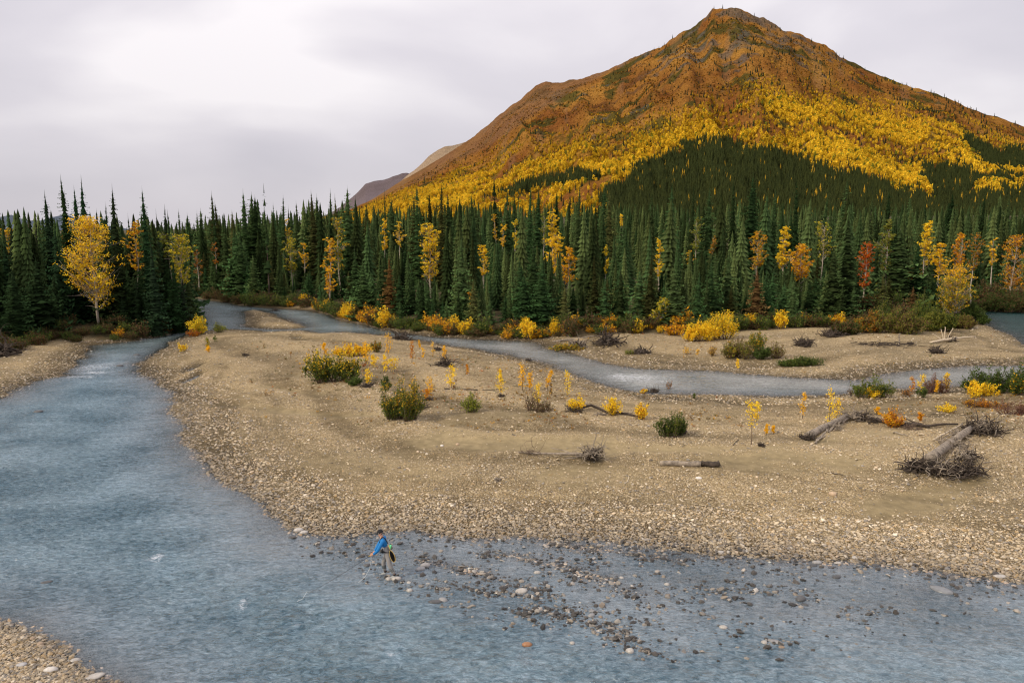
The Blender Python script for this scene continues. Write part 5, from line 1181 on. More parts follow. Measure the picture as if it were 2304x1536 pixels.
# uprooted small tree
a = wgt(1165, 1020); b = wgt(1330, 1036); o0 = b
e = empty('uprooted_tree', tuple(o0)); tag(e, 'uprooted small tree lying on sand with a tangled root ball at its right end', 'driftwood', DW)
obj('trunk', log_mesh('trunk', rel(a + [0, 0, .06], o0), rel(b + [0, 0, .35], o0), .03, .10, M_wood, 3, .05), e)
obj('roots', roots_mesh('roots', (0.05, 0, .35), 1.15, 80, M_wood, 4, thick=.035, up=.8), e); obj('root_soil', roots_mesh('root_soil', (0, 0, .25), .7, 70, M_darkwood, 5, thick=.05, up=.3), e)
obj('branch', log_mesh('branch', rel(wgt(1270, 1036) + [0, 0, .08], o0), rel(b + [-.3, 0, .25], o0), .02, .04, M_wood, 6, .05), e)
obj('branch', log_mesh('branch', rel(wgt(1240, 1018) + [0, 0, .3], o0), rel(wgt(1300, 1030) + [0, 0, .2], o0), .015, .04, M_wood, 7, .05), e)
obj('twigs', roots_mesh('twigs', rel(wgt(1190, 1022) + [0, 0, .1], o0), .9, 34, M_twig, 8, thick=.014, up=.3), e)
# log jam left part
a = wgt(1815, 990); b = wgt(1905, 945)
e = empty('driftwood_log', tuple(a)); tag(e, 'thick weathered log with a splintered root end, left part of the log jam', 'log', DW)
obj('trunk', log_mesh('trunk', (0, 0, .22), rel(b + [0, 0, .28], a), .22, .17, M_wood, 11, .06, 10), e)
obj('splintered_end', roots_mesh('splintered_end', (0, 0, .15), .55, 60, M_darkwood, 12, thick=.05, up=.4), e)
o0 = wgt(1855, 988)
e = empty('driftwood_branch', tuple(o0)); tag(e, 'twisted pale branches lying against the thick log', 'driftwood', DW)
for i, (p, q) in enumerate([((1830, 998), (1888, 950)), ((1845, 990), (1900, 948)), ((1862, 975), (1895, 960)), ((1835, 1000), (1862, 978))]):
    obj('branch', log_mesh('branch', rel(wgt(*p) + [0, 0, .08], o0), rel(wgt(*q) + [0, 0, .3], o0), .05, .03, M_wood, 20 + i, .08, 6, .08), e)
obj('twigs', roots_mesh('twigs', rel(wgt(1880, 968) + [0, 0, .15], o0), .8, 40, M_wood, 26, thick=.022, up=.3), e)
o0 = wgt(1925, 945)
e = empty('driftwood_pile', tuple(o0)); tag(e, 'heap of broken grey sticks at the bend of the log jam', 'driftwood', DW)
obj('sticks', roots_mesh('sticks', (0, 0, .2), 1.2, 80, M_wood, 28, thick=.04, up=.3), e); obj('dark_sticks', roots_mesh('dark_sticks', (.6, 0, .12), 1.3, 50, M_darkwood, 29, thick=.04, up=.15), e)
obj('log', log_mesh('log', rel(wgt(1893, 955) + [0, 0, .12], o0), rel(wgt(1940, 935) + [0, 0, .3], o0), .10, .07, M_wood, 30, .05), e)
# curved line of driftwood to the right
pts = [(1940, 945), (1975, 950), (2010, 958), (2050, 960), (2085, 963), (2120, 960), (2155, 958)]
o0 = wgt(1940, 945); e = empty('driftwood_log', tuple(o0)); tag(e, 'long thin dark trunk curving across the sand past the orange bush', 'log', DW)
G = Geo(); G.tube([np.array(rel(wgt(*p), o0)) + [0, 0, .12 + .05 * (i % 2)] for i, p in enumerate(pts)], [.09, .13, .10, .12, .09, .07, .05], 8, 1, .08); obj('trunk', G.mesh('trunk', M_darkwood), e)
obj('twigs', roots_mesh('twigs', rel(wgt(2050, 965), o0), 1.1, 60, M_twig, 33, thick=.025, up=.2), e); obj('twigs', roots_mesh('twigs', rel(wgt(1960, 950), o0), .8, 30, M_darkwood, 34, thick=.025, up=.2), e)
obj('side_branch', log_mesh('side_branch', rel(wgt(2030, 950) + [0, 0, .3], o0), rel(wgt(2090, 964) + [0, 0, .1], o0), .03, .06, M_darkwood, 35), e)
a = wgt(2100, 992); b = wgt(2165, 966); e = empty('driftwood_pole', tuple(a)); tag(e, 'straight pale yellowish pole resting on the log jam', 'pole', DW); 
obj('pole', log_mesh('pole', (0, 0, .07), rel(b + [0, 0, .35], a), .055, .045, M_palewood, 36, .02, 7, .008), e)
# big trunk of the right log jam
a = wgt(2085, 1052); b = wgt(2185, 972)
e = empty('fallen_tree', tuple(a)); tag(e, 'thick uprooted trunk with a wide dark root plate, biggest driftwood at the right', 'fallen tree', DW)
obj('trunk', log_mesh('trunk', (0, 0, .42), rel(b + [0, 0, .25], a), .27, .19, M_wood, 40, .05, 11, .03), e)
obj('root_plate', roots_mesh('root_plate', (-.6, -.3, .10), 1.15, 120, M_darkwood, 41, thick=.05, up=.12, zmin=-.02), e)
obj('root_plate', roots_mesh('root_plate', (.45, -.75, .10), 1.2, 130, M_darkwood, 46, thick=.05, up=.12, zmin=-.02), e)
obj('root_plate', roots_mesh('root_plate', (1.45, -.85, .10), 1.1, 110, M_darkwood, 146, thick=.05, up=.12, zmin=-.02), e)
obj('roots', roots_mesh('roots', (.4, -.6, .18), 1.6, 70, M_wood, 42, thick=.035, up=.22, zmin=0), e)
obj('branch_stub', roots_mesh('branch_stub', rel((a + b) / 2 + [0, 0, .2], a), 1.3, 60, M_wood, 43, thick=.035, up=.7), e)
o0 = wgt(2205, 975); e = empty('uprooted_stump', tuple(o0)); tag(e, 'spiky upturned root crown at the far right end of the log jam', 'stump', DW)
obj('root_mass', roots_mesh('root_mass', (0, 0, .2), 1.5, 150, M_darkwood, 44, thick=.045, up=.3), e); obj('spikes', roots_mesh('spikes', (.2, 0, .3), 1.5, 34, M_wood, 45, thick=.03, up=1.6), e)
o0 = wgt(2160, 985); e = empty('driftwood_pile', tuple(o0)); tag(e, 'fan of pale sticks between the pale pole and the big trunk', 'driftwood', DW); obj('sticks', roots_mesh('sticks', (0, 0, .2), .9, 40, M_wood, 47, thick=.035, up=.3), e)
o0 = wgt(2175, 1040); e = empty('driftwood_pile', tuple(o0)); tag(e, 'arched bleached roots right of the big root plate', 'driftwood', DW); obj('sticks', roots_mesh('sticks', (0, 0, .3), 1.1, 36, M_wood, 48, thick=.035, up=.6), e); obj('dark_sticks', roots_mesh('dark_sticks', (.1, .2, .2), .9, 50, M_darkwood, 49, thick=.04, up=.3), e)
# half-buried dark log with bushes
a = wgt(1290, 925); b = wgt(1450, 942); e = empty('driftwood_log', tuple(a)); tag(e, 'dark half-buried log with three yellow bushes growing along it', 'log', DW)
G = Geo(); G.tube([np.array([0, 0, .10]), np.array(rel(wgt(1330, 918), a)) + [0, 0, .22], np.array(rel(wgt(1365, 930), a)) + [0, 0, .12], np.array(rel(wgt(1410, 934), a)) + [0, 0, .1], np.array(rel(b, a)) + [0, 0, .05]], [.08, .10, .09, .08, .04], 8, 1, .08); obj('trunk', G.mesh('trunk', M_darkwood), e)
obj('roots', roots_mesh('roots', (.1, 0, .1), .9, 60, M_darkwood, 51, thick=.03, up=.2), e); obj('roots', roots_mesh('roots', rel(wgt(1350, 933), a), .7, 30, M_wood, 52, thick=.025, up=.2), e)
# smaller pieces: px, py, size, dark?, label, name
for i, (px, py, s, dk_, lab) in enumerate([(948,918,.55,1,'black stump at the right foot of the tall olive brown bush'),(1002,824,1.3,1,'dark brush heap in the middle of the upper bar'),(905,764,1.7,1,'brown brush heap at the edge of the upper channel'),
   (985,788,.7,1,'small dark root lump near the upper channel'),(1470,884,.75,1,'dark round stump at the edge of the rapids'),(1127,893,.35,1,'small dark stump under the flame-shaped yellow sapling'),(965,900,.4,1,'small dark root under the golden sapling'),
   (553,800,.5,1,'small dark lump on the upstream gravel'),(620,702,1.1,1,'dark brush lump on the small gravel island'),(1890,753,1.3,1,'dark root lump below the willow bushes'),(1805,778,1.6,1,'spiky dark root lump on the far gravel bank'),(1800,775,.8,1,'smaller lump touching the spiky dark root lump'),
   (1868,757,1.7,1,'long dark brush heap below the brown bush'),(2107,794,1.2,1,'lone brown lump near the right part of the far gravel bank'),(2050,774,.5,1,'tiny brown lump right of the flat brush heap'),(1445,795,1.3,1,'dark twig heap on the far gravel bank'),
   (825,870,.6,1,'dark roots right of the small yellow sapling'),(1535,975,.45,1,'dark roots at the foot of the compact dark green bush'),(1712,1003,.3,1,'small dark root at the bare-stemmed sapling'),(1190,812,.5,1,'thin brown twigs near the left of the channel'),
   (1365,775,2.6,1,'long brown brush heap at the forest edge'),(1300,782,1.8,0,'pale stick heap on the point where the channel bends'),(0,800,3.0,1,'dark brush bank at the left edge'),(1120,1080,.2,0,'tiny bent stick on the open gravel')]):
    o0 = wgt(px, py); e = empty('driftwood_clump', tuple(o0)); tag(e, lab, 'driftwood', 'small driftwood heaps')
    obj('sticks', roots_mesh('sticks', (0, 0, .12 * s), s, 60, M_darkwood if dk_ else M_wood, 60 + i, thick=.05 * s ** .5, up=.25), e)
    obj('root_core', roots_mesh('root_core', (0, 0, .1 * s), .55 * s, 40, M_darkwood, 160 + i, thick=.10 * s, up=.35, ln=3), e)
o0 = wgt(1992, 778); e = empty('driftwood_pile', tuple(o0)); tag(e, 'flat brown brush heap with an upright stub on the far gravel bank', 'driftwood', DW)
G = Geo(); st = np.random.default_rng(5)
for i in range(110):
    c_ = np.array([st.normal(0, 1.5), st.normal(0, .5), abs(st.normal(.15, .12))]); G.tube([c_, c_ + np.array([st.normal(0, .9), st.normal(0, .2), st.normal(0, .1)])], [.035, .01], 4)
obj('brush', G.mesh('brush', M_darkwood), e); obj('stub', log_mesh('stub', (1.4, 0, 0), (1.4, 0, 1.3), .10, .07, M_wood, 72), e)
o0 = wgt(2125, 768); e = empty('fallen_tree', tuple(o0)); tag(e, 'bleached fallen trunk with upright white roots on the far gravel bank', 'fallen tree', DW)
obj('trunk', log_mesh('trunk', (.2, 0, .3), (4.0, 1.2, .35), .16, .07, M_palewood, 73), e); obj('trunk', log_mesh('trunk', (-2.4, -1.6, .12), (1.3, .1, .35), .12, .16, M_palewood, 74), e)
for i, (dx_, dz_) in enumerate([(-.4, 1.3), (0, 1.6), (.9, 1.5), (-1.3, .8)]): obj('root', log_mesh('root', (dx_ * .3, 0, .2), (dx_, .1, dz_), .09, .03, M_palewood, 75 + i), e)
obj('root_soil', roots_mesh('root_soil', (.5, 0, .25), .8, 50, M_darkwood, 80, thick=.07, up=.3), e)
for px0, py0, px1, py1, r_, mt, lab in [(1000,876,1075,879,.06,M_darkwood,'long thin dark stick lying behind the light green bush'),(1245,770,1345,758,.10,M_wood,'pale leaning pole on the point where the channel bends'),(2068,1048,2076,1020,.03,M_wood,'short upright stick'),
       (1410,1086,1416,1074,.03,M_palewood,'small bent pale stick on the gravel left of the lone log'),(1650,1002,1662,990,.03,M_darkwood,'small dark forked stick left of the bare-stemmed sapling'),(1870,1064,1896,1070,.025,M_darkwood,'thin dark twig on the open gravel below the log jam'),
       (2010,975,2040,982,.05,M_wood,'short pale stick between log jam and orange bush'),(2066,978,2080,980,.05,M_palewood,'short bright stick near the curved driftwood'),(820,872,842,866,.06,M_darkwood,'dark stick beside the small yellow sapling'),(1085,878,1130,878,.03,M_darkwood,'thin dark twig left of the flame-shaped sapling')]:
    a = wgt(px0, py0); b = wgt(px1, py1)
    if (px0, py0) == (2068, 1048): continue
    o = obj('driftwood_stick', log_mesh('driftwood_stick', (0, 0, r_), rel(b + [0, 0, r_ * 1.5], a), r_, r_ * .6, mt, px0, .06, 6), None, tuple(a)); tag(o, lab, 'stick', 'loose sticks')

# ================================================================== SINGLE STONES
SB = [stone_mesh('stone', 700 + i, M_stone, 2, (.5, .7, .35, .6)[i], (1.2, 1.05, 1.9, 1.45)[i]) for i in range(4)]
GREY = (.42, .41, .40); PALE = (.62, .58, .52); DRK = (.13, .13, .13); TAN = (.45, .33, .22); ORS = (.5, .25, .12)
STN = [(2118,1334,.46,2,(.30,.31,.32),-.9,'long flat grey slab half out of the water near the right edge'),(2250,1297,.30,2,PALE,0,'flat pale stone on the shoreline at the right edge'),(2180,1322,.22,0,GREY,.4,'small grey stone right of the long slab'),(2226,1328,.20,3,GREY,-.6,'grey stone rightmost of the slab group'),
 (1501,1321,.22,1,PALE,.5,'single pale roundish stone in the blue shallows'),(1209,1295,.22,3,PALE,0,'pale stone in the shoal right of the angler'),(1228,1320,.24,1,DRK,0,'dark round stone in the shoal'),(1288,1468,.20,1,PALE,0,'pale round stone low in the deeper water'),
 (1186,1476,.26,3,ORS,0,'orange-brown stone topped white in the foreground water'),(1330,1395,.22,3,GREY,.5,'grey stone breaking the surface in the lower shoal'),(1352,1398,.16,1,TAN,0,'tan stone beside the grey one in the lower shoal'),(1418,1482,.30,1,PALE,.2,'pale angular stone with dark stones at the bottom of the photograph'),
 (1412,1492,.24,0,DRK,.2,'dark stone under the pale angular one'),(1720,1462,.22,1,PALE,0,'pale stone of the lower right group'),(1742,1459,.26,2,GREY,-.8,'long grey stone of the lower right group'),(1758,1473,.16,0,TAN,0,'yellowish stone at the end of the lower right group'),
 (1595,1404,.12,0,TAN,0,'small ochre stone in open shallows'),(1627,1425,.22,3,PALE,-.4,'pale oval stone in open shallows'),(1838,1268,.30,3,GREY,-.2,'big grey stone at the waterline right of centre'),(1885,1268,.24,0,PALE,-.2,'pale stone right of the big grey one at the waterline'),
 (1830,1276,.26,0,DRK,.2,'dark stone touching the water by the big grey stone'),(1925,1255,.24,0,PALE,0,'large pale cobble on the shoreline'),(1970,1274,.24,0,DRK,0,'dark wet cobble on the shoreline'),(1882,1304,.28,0,DRK,.4,'dark flat stone in the shallows right of centre'),
 (1810,1367,.20,0,DRK,-.6,'dark stone in open shallows right of centre'),(1800,1355,.36,3,DRK,.7,'larger dark slab behind the dark stone'),(1793,1366,.14,1,PALE,0,'little white stone beside the dark slab'),(1997,1384,.20,0,DRK,-.4,'dark stone alone in the right shallows'),
 (2005,1300,.16,2,DRK,-.6,'small dark pointed stone in the right shallows'),(892,1311,.30,3,PALE,.1,'flat pale stone in front of the angler'),(876,1311,.26,1,PALE,.4,'bright rounded stone at the angler\'s feet'),(957,1278,.32,3,PALE,.5,'pale elongated stone right of the angler'),
 (946,1290,.32,3,GREY,.5,'grey elongated stone right of the angler\'s feet'),(828,1281,.26,1,DRK,0,'dark stone left of the angler\'s feet'),(820,1302,.16,1,PALE,0,'small white stone in front of the dark one'),(773,1307,.18,1,TAN,0,'tan stone under the fishing rod'),
 (923,1341,.26,1,PALE,.3,'pale stone with dark neighbours below the angler'),(980,1367,.28,2,DRK,0,'dark flat stone in the chain below the angler'),(998,1361,.26,3,GREY,-.5,'grey tilted stone in the chain below the angler'),(672,1194,.34,3,PALE,.2,'pale stone at the shore bend left of the angler'),
 (684,1199,.30,3,PALE,.2,'second pale stone at the shore bend'),(658,1213,.26,0,DRK,0,'dark stone in the water at the shore bend'),(1173,1338,.36,0,PALE,0,'white stone at the end of the stone chain'),(1180,1385,.10,1,TAN,0,'tiny tan stone under water'),
 (1365,1362,.20,0,DRK,0,'dark stone in the middle shallows'),(1332,1385,.18,0,GREY,0,'flat stone above the lower shoal'),(170,1487,.24,3,PALE,.3,'white-topped stone near the lower left corner'),(210,1524,.34,2,PALE,.35,'long pale stone in the lower left corner'),
 (115,1508,.30,3,PALE,.1,'largest flat stone of the lower left shore'),(48,1497,.26,0,GREY,0,'grey cobble at the lower left shore'),(92,1450,.24,1,TAN,0,'orange-tan cobble at the lower left shore'),(75,1437,.2,1,TAN,0,'small tan cobble at the lower left shore'),(222,1448,.12,0,OLIVE,0,'mossy stone under the surface near the lower left'),
 (106,1327,.22,2,DRK,.2,'dark stone in the water near the left edge'),(66,1319,.18,1,TAN,0,'pale tan stone under shallow water near the left edge'),(1572,1076,.26,0,PALE,0,'white cobble below the lone log'),(1630,1168,.0,0,PALE,0,'x'),(1875,1112,.38,1,TAN,0,'tan cobble on the gravel below the log jam'),(1510,1030,.0,0,PALE,0,'x'),
 (995,1003,.22,1,PALE,0,'left one of two white cobbles at the sand hollow'),(1030,1000,.24,1,TAN,0,'right one of two cobbles at the sand hollow'),(265,825,.0,0,DRK,0,'x'),(270,828,.5,0,DRK,0,'dark rock poking from the left rapids'),(308,803,.5,0,DRK,0,'dark rock upstream of the left rapids'),(88,942,.5,0,DRK,0,'dark rock in the river near the left shore')]
for i, (px, py, s, v, c_, rz, lab) in enumerate(STN):
    if s == 0: continue
    p = hit(px, py); zz = max(p[2], -0.02 - (.12 if 'under' in lab else 0)) + s * .08
    o = obj('stone', SB[v], None, (p[0], p[1], zz), (random.uniform(-.1, .1), random.uniform(-.1, .1), rz), s * .95, c_); tag(o, lab, 'stone', 'larger stones of the shore and shallows')

# ================================================================== THE ANGLER
M_skin = principled('skin', (.50, .27, .18), .6, 0, 10); M_blue = principled('blue_jacket', (.012, .16, .42), .75, .3, 14, var=.12); M_black = principled('black_cloth', (.012, .012, .013), .8, .2, 10)
M_wader = principled('grey_wader', (.25, .235, .22), .8, .35, 9, var=.1); M_wader2 = principled('dark_wader', (.095, .105, .105), .8, .35, 9, var=.1); M_boot = principled('grey_boot', (.30, .31, .30), .85, .3, 12)
M_glass = principled('dark_lens', (.01, .01, .012), .1, 0, 10, spec=.8); M_netwood = principled('net_wood', (.50, .34, .10), .5, 0, 10); M_pack = principled('olive_pack', (.16, .16, .10), .85, .2, 10); M_mint = principled('mint_bottle', (.14, .62, .26), .4, 0, 10)
M_rod = principled('rod_blank', (.03, .03, .032), .3, 0, 10, spec=.6); M_line = principled('fly_line', (.72, .72, .68), .5, 0, 10); M_metal = principled('reel_metal', (.3, .3, .31), .35, 0, 10, metallic=1.0)
fp = np.array([*map(float, onplane(876, 1297, .02)), .02])
def skin(name, verts, edges, radii, mat, parent, roots=(0,), sub=1):
    me = bpy.data.meshes.new(name); me.from_pydata(verts, edges, []); me.materials.append(mat)
    o = obj(name, me, parent)
    md = o.modifiers.new('skin', 'SKIN'); md.use_smooth_shade = True
    for i, rr_ in enumerate(radii):
        d = me.skin_vertices[0].data[i]; d.radius = (rr_, rr_) if not hasattr(rr_, '__len__') else rr_; d.use_root = i in roots
    if sub:
        m2 = o.modifiers.new('sub', 'SUBSURF'); m2.levels = sub; m2.render_levels = sub
    return o
ang = empty('person', tuple(fp)); tag(ang, 'angler in blue jacket, grey waders and black cap standing in the shallows', 'person')
J = dict(pel=(-.05,.0,.93), wst=(-.10,0,1.08), chs=(-.17,0,1.30), nb=(-.22,0,1.48), nk=(-.26,0,1.54), hd=(-.305,0,1.645), ht=(-.30,0,1.74),
  sl=(-.19,-.20,1.43), el=(-.34,-.25,1.13), wl=(-.555,-.10,.90), hl=(-.61,-.06,.86), sr=(-.20,.19,1.43), er=(-.40,.22,1.16), wr=(-.545,.04,.93), hr=(-.60,.02,.885),
  ll=(-.02,-.10,.88), kl=(.045,-.13,.50), al=(.225,-.14,.12), lr=(-.06,.10,.88), kr=(-.23,.14,.50), ar=(-.16,.15,.12))
def fingers(b, hand, d, side):
    """five unequal bent fingers closing round a grip"""
    V = []; E = []; Rd = []; hx, hy, hz = hand
    for k, (off, ln) in enumerate([(-.03, .062), (-.01, .070), (.01, .066), (.03, .054), (-.035, .05)]):
        i0 = b + len(V); 
        if k < 4: p = [(hx - .005, hy, hz), (hx - .03 + off * .3, hy + off * .5, hz - .01 + off), (hx - .03 - ln * .5, hy + side * .012 + off * .5, hz - .025 + off), (hx - .03 - ln * .6, hy + side * .04, hz - .035 + off)]
        else: p = [(hx + .01, hy, hz), (hx - .01, hy + side * .025, hz + .02), (hx - .035, hy + side * .035, hz + .015), (hx - .055, hy + side * .035, hz + .005)]
        V += p; E += [(i0, i0 + 1), (i0 + 1, i0 + 2), (i0 + 2, i0 + 3)]; Rd += [.012, .0095, .009, .007]
    return V, E, Rd
K = ['pel','wst','chs','nb','nk','hd','ht','sl','el','wl','hl','sr','er','wr','hr','ll','kl','al','lr','kr','ar']
ix = {k: i for i, k in enumerate(K)}
V = [J[k] for k in K]; E = [(ix[a], ix[b]) for a, b in [('pel','wst'),('wst','chs'),('chs','nb'),('nb','nk'),('nk','hd'),('hd','ht'),('nb','sl'),('sl','el'),('el','wl'),('wl','hl'),('nb','sr'),('sr','er'),('er','wr'),('wr','hr'),('pel','ll'),('ll','kl'),('kl','al'),('pel','lr'),('lr','kr'),('kr','ar')]]
Rd = [.09,.08,.09,.07,.052,.088,.075,.05,.042,.028,.036,.05,.042,.028,.036,.075,.055,.038,.075,.055,.038]
roots = [0]
for hand, side in ((J['hl'], 1), (J['hr'], -1)):
    b = len(V); v, e_, r_ = fingers(b, hand, 0, side); V += v; E += e_; Rd += r_; roots += [b + 4 * k for k in range(5)]
skin('body', V, E, Rd, M_skin, ang, tuple(roots))
# face
hx, hy, hz = J['hd']
skin('nose', [(hx - .085, 0, hz + .01), (hx - .112, 0, hz - .015), (hx - .095, 0, hz - .025)], [(0, 1), (1, 2)], [.010, .014, .012], M_skin, ang)
skin('jaw', [(hx - .02, 0, hz - .045), (hx - .07, 0, hz - .07)], [(0, 1)], [.055, .032], M_skin, ang)
for s in (-1, 1): skin('ear', [(hx + .005, s * .085, hz + .015), (hx + .01, s * .09, hz - .03)], [(0, 1)], [.012, .011], M_skin, ang)
skin('sunglasses', [(hx - .095, -.045, hz + .028), (hx - .105, 0, hz + .03), (hx - .095, .045, hz + .028), (hx - .02, .092, hz + .03), (hx - .02, -.092, hz + .03)], [(0, 1), (1, 2), (2, 3), (0, 4)], [(.022, .016), .010, (.022, .016), .006, .006], M_glass, ang)
# cap: crown dome and bill
bm = bmesh.new(); bmesh.ops.create_uvsphere(bm, u_segments=20, v_segments=12, radius=.112)
bmesh.ops.delete(bm, geom=[v for v in bm.verts if v.co.z < -.022], context='VERTS'); me = bpy.data.meshes.new('cap'); bm.to_mesh(me); bm.free(); me.materials.append(M_black); me.polygons.foreach_set('use_smooth', [True] * len(me.polygons))
cap = obj('cap', me, ang, (hx + .008, 0, hz + .058), (0, R(-8), 0), (1.02, .90, .95))
Vb = []; Fb = []
for i in range(9):
    a_ = math.pi / 2 + math.pi * i / 8; Vb += [(.09 * math.cos(a_), .085 * math.sin(a_), 0.0), ((.175 if 0 < i < 8 else .10) * math.cos(a_) , .088 * math.sin(a_), -.016), ((.175 if 0 < i < 8 else .10) * math.cos(a_), .088 * math.sin(a_), -.022), (.09 * math.cos(a_), .085 * math.sin(a_), -.008)]
for i in range(8):
    for j in range(4): Fb.append((i * 4 + j, i * 4 + (j + 1) % 4, i * 4 + 4 + (j + 1) % 4, i * 4 + 4 + j))
obj('bill', mesh('bill', Vb, Fb, M_black), cap, (0, 0, -.012), (0, R(-10), 0))
skin('hair', [(hx + .05, 0, hz - .02), (hx + .06, 0, hz + .03)], [(0, 1)], [(.07, .045), (.08, .05)], M_black, ang)
# jacket
skin('jacket', [(-.115,0,1.13),(-.17,0,1.32),(-.215,0,1.46),(-.25,0,1.53),(-.19,-.19,1.43),(-.27,-.25,1.27),(-.345,-.26,1.12),(-.45,-.19,1.00),(-.54,-.115,.915),(-.20,.19,1.43),(-.31,.23,1.28),(-.40,.22,1.15),(-.47,.13,1.03),(-.53,.06,.945)],
     [(0,1),(1,2),(2,3),(2,4),(4,5),(5,6),(6,7),(7,8),(2,9),(9,10),(10,11),(11,12),(12,13)], [(.155,.13),(.165,.14),(.12,.11),.068,.085,.075,.068,.060,.048,.085,.075,.068,.06,.048], M_blue, ang)
# waders: bib and legs
skin('waders', [(-.13,0,1.20),(-.10,0,1.08),(-.05,0,.93),(-.02,-.10,.83),(.02,-.12,.66),(.045,-.13,.50),(.13,-.135,.32),(.205,-.14,.17),(-.07,.10,.83),(-.16,.12,.66),(-.235,.14,.50),(-.215,.145,.33),(-.165,.15,.17)],
     [(0,1),(1,2),(2,3),(3,4),(4,5),(5,6),(6,7),(2,8),(8,9),(9,10),(10,11),(11,12)], [(.150,.125),(.145,.12),(.150,.125),.108,.10,.09,.085,.07,.108,.10,.09,.085,.07], M_wader, ang)
for (p0, p1, p2) in (((.045,-.13,.47),(.12,-.135,.33),(.19,-.14,.20)), ((-.23,.14,.47),(-.215,.145,.33),(-.175,.15,.20))):
    skin('gravel_guard', [p0, p1, p2], [(0, 1), (1, 2)], [.094, .092, .075], M_wader2, ang)
for x0, y0, z0, nm in ((.215, -.14, .17, 'l'), (-.165, .15, .17, 'r')):
    skin('sock', [(x0 - .005, y0, z0 + .02), (x0 + .01, y0, z0 - .07)], [(0, 1)], [.074, .066], M_black, ang)
    skin('boot', [(x0 + .03, y0, .045), (x0 - .02, y0, .075), (x0 - .10, y0, .045), (x0 - .17, y0, .035)], [(0, 1), (1, 2), (2, 3)], [(.05, .055), (.062, .06), (.052, .042), (.045, .03)], M_boot, ang)
# belt, straps
def loop(name, c, ax, ay, r_, mat, tilt=0.0, w_=1.0):
    G = Geo(); n_ = 18; P = [(c[0] + ax * math.cos(t) , c[1] + ay * math.sin(t), c[2] + tilt * math.cos(t)) for t in np.linspace(0, 2 * math.pi, n_)]; G.tube(P, r_, 6); return obj(name, G.mesh(name, mat, True), ang)
loop('belt', (-.09, 0, 1.00), .155, .165, .022, M_black, -.03)
G = Geo(); G.tube([(-.20, -.10, 1.575), (-.255, -.135, 1.50), (-.315, -.115, 1.36), (-.30, -.10, 1.22)], .017, 5); G.tube([(-.20, -.10, 1.575), (-.10, -.10, 1.50), (-.01, -.08, 1.30)], .017, 5)
obj('chest_strap', G.mesh('chest_strap', M_black, True), ang)
skin('front_pouch', [(-.245, -.05, 1.03), (-.20, -.06, .93)], [(0, 1)], [(.055, .05), (.05, .045)], M_black, ang)
# pack with bottle
pk = empty('hip_pack', tuple(fp + np.array([.06, -.06, 1.17]))); tag(pk, 'olive hip pack worn on the back of the angler', 'bag')
skin('pouch', [(-.05, 0, .07), (.03, 0, 0), (.07, 0, -.10)], [(0, 1), (1, 2)], [(.05, .07), (.07, .075), (.055, .06)], M_pack, pk)
bt = empty('bottle', tuple(fp + np.array([.085, -.14, 1.22]))); bt.rotation_euler = (0, .22, 0); tag(bt, 'mint green bottle stuck in the angler\'s hip pack', 'bottle')
G = Geo(); G.tube([(0, 0, -.09), (0, 0, -.07), (0, 0, .05), (0, 0, .075)], [.035, .04, .04, .02], 12); obj('bottle_body', G.mesh('bottle_body', M_mint, True), bt)
G = Geo(); G.tube([(0, 0, .075), (0, 0, .10)], [.022, .022], 10); obj('bottle_cap', G.mesh('bottle_cap', M_black, True), bt)
# landing net hanging from the back
nb_ = fp + np.array([.03, -.17, 1.26]); net = empty('landing_net', tuple(nb_)); net.rotation_euler = (0, R(-17), 0); tag(net, 'landing net with a yellow wooden rim hanging down the angler\'s back', 'landing net')
G = Geo(); P = [(.0 + .085 * math.sin(t), .01 * math.sin(2 * t), -.42 - .23 * math.cos(t)) for t in np.linspace(0, 2 * math.pi, 26)]; G.tube(P, .011, 6); obj('rim', G.mesh('rim', M_netwood, True), net)
G = Geo(); G.tube([(0, 0, -.19), (0, 0, -.08), (0, 0, .02)], [.014, .02, .012], 7); obj('handle', G.mesh('handle', M_netwood, True), net)
Gn = Geo(); Vn = [(.0, .05, -.46)]; Fn = []
for q, (rr_, yy) in enumerate([(1.0, 0), (.8, .06), (.45, .10)]):
    for t in np.linspace(0, 2 * math.pi, 16, endpoint=False): Vn.append((.02 * q + .083 * rr_ * math.sin(t), -.0 + yy, -.43 - .04 * q - .225 * rr_ * math.cos(t)))
Vn[0] = (.05, .12, -.52)
for q in range(2):
    for i in range(16): a_ = 1 + q * 16 + i; b_ = 1 + q * 16 + (i + 1) % 16; Fn += [(a_, b_, b_ + 16, a_ + 16)]
for i in range(16): Fn.append((33 + i, 33 + (i + 1) % 16, 0))
obj('net_bag', mesh('net_bag', Vn, Fn, M_black, True), net)
# rod, reel, line
hw = fp + np.array([-.63, -.03, .86]); tx, ty = onplane(690, 1331, .35); tip = np.array([float(tx), float(ty), .35]); d = tip - hw; Lr = np.linalg.norm(d); dn = d / Lr
rod = empty('fishing_rod', tuple(hw)); tag(rod, 'long thin fly rod held low over the water by the angler', 'fishing rod')
G = Geo(); s = np.linspace(0, 1, 9); G.tube([dn * Lr * t + np.array([0, 0, -.10 * math.sin(t * 2.2)]) for t in s], np.linspace(.011, .005, 9), 6); obj('blank', G.mesh('blank', M_rod, True), rod)
G = Geo(); G.tube([dn * -.16, dn * .12], [.016, .013], 8); obj('grip', G.mesh('grip', M_netwood, True), rod)
bm = bmesh.new(); bmesh.ops.create_cone(bm, cap_ends=True, segments=18, radius1=.045, radius2=.045, depth=.03); me = bpy.data.meshes.new('reel'); bm.to_mesh(me); bm.free(); me.materials.append(M_metal)
obj('reel', me, rod, tuple(dn * -.1 + np.array([0, 0, -.06])), (R(90), 0, 0))
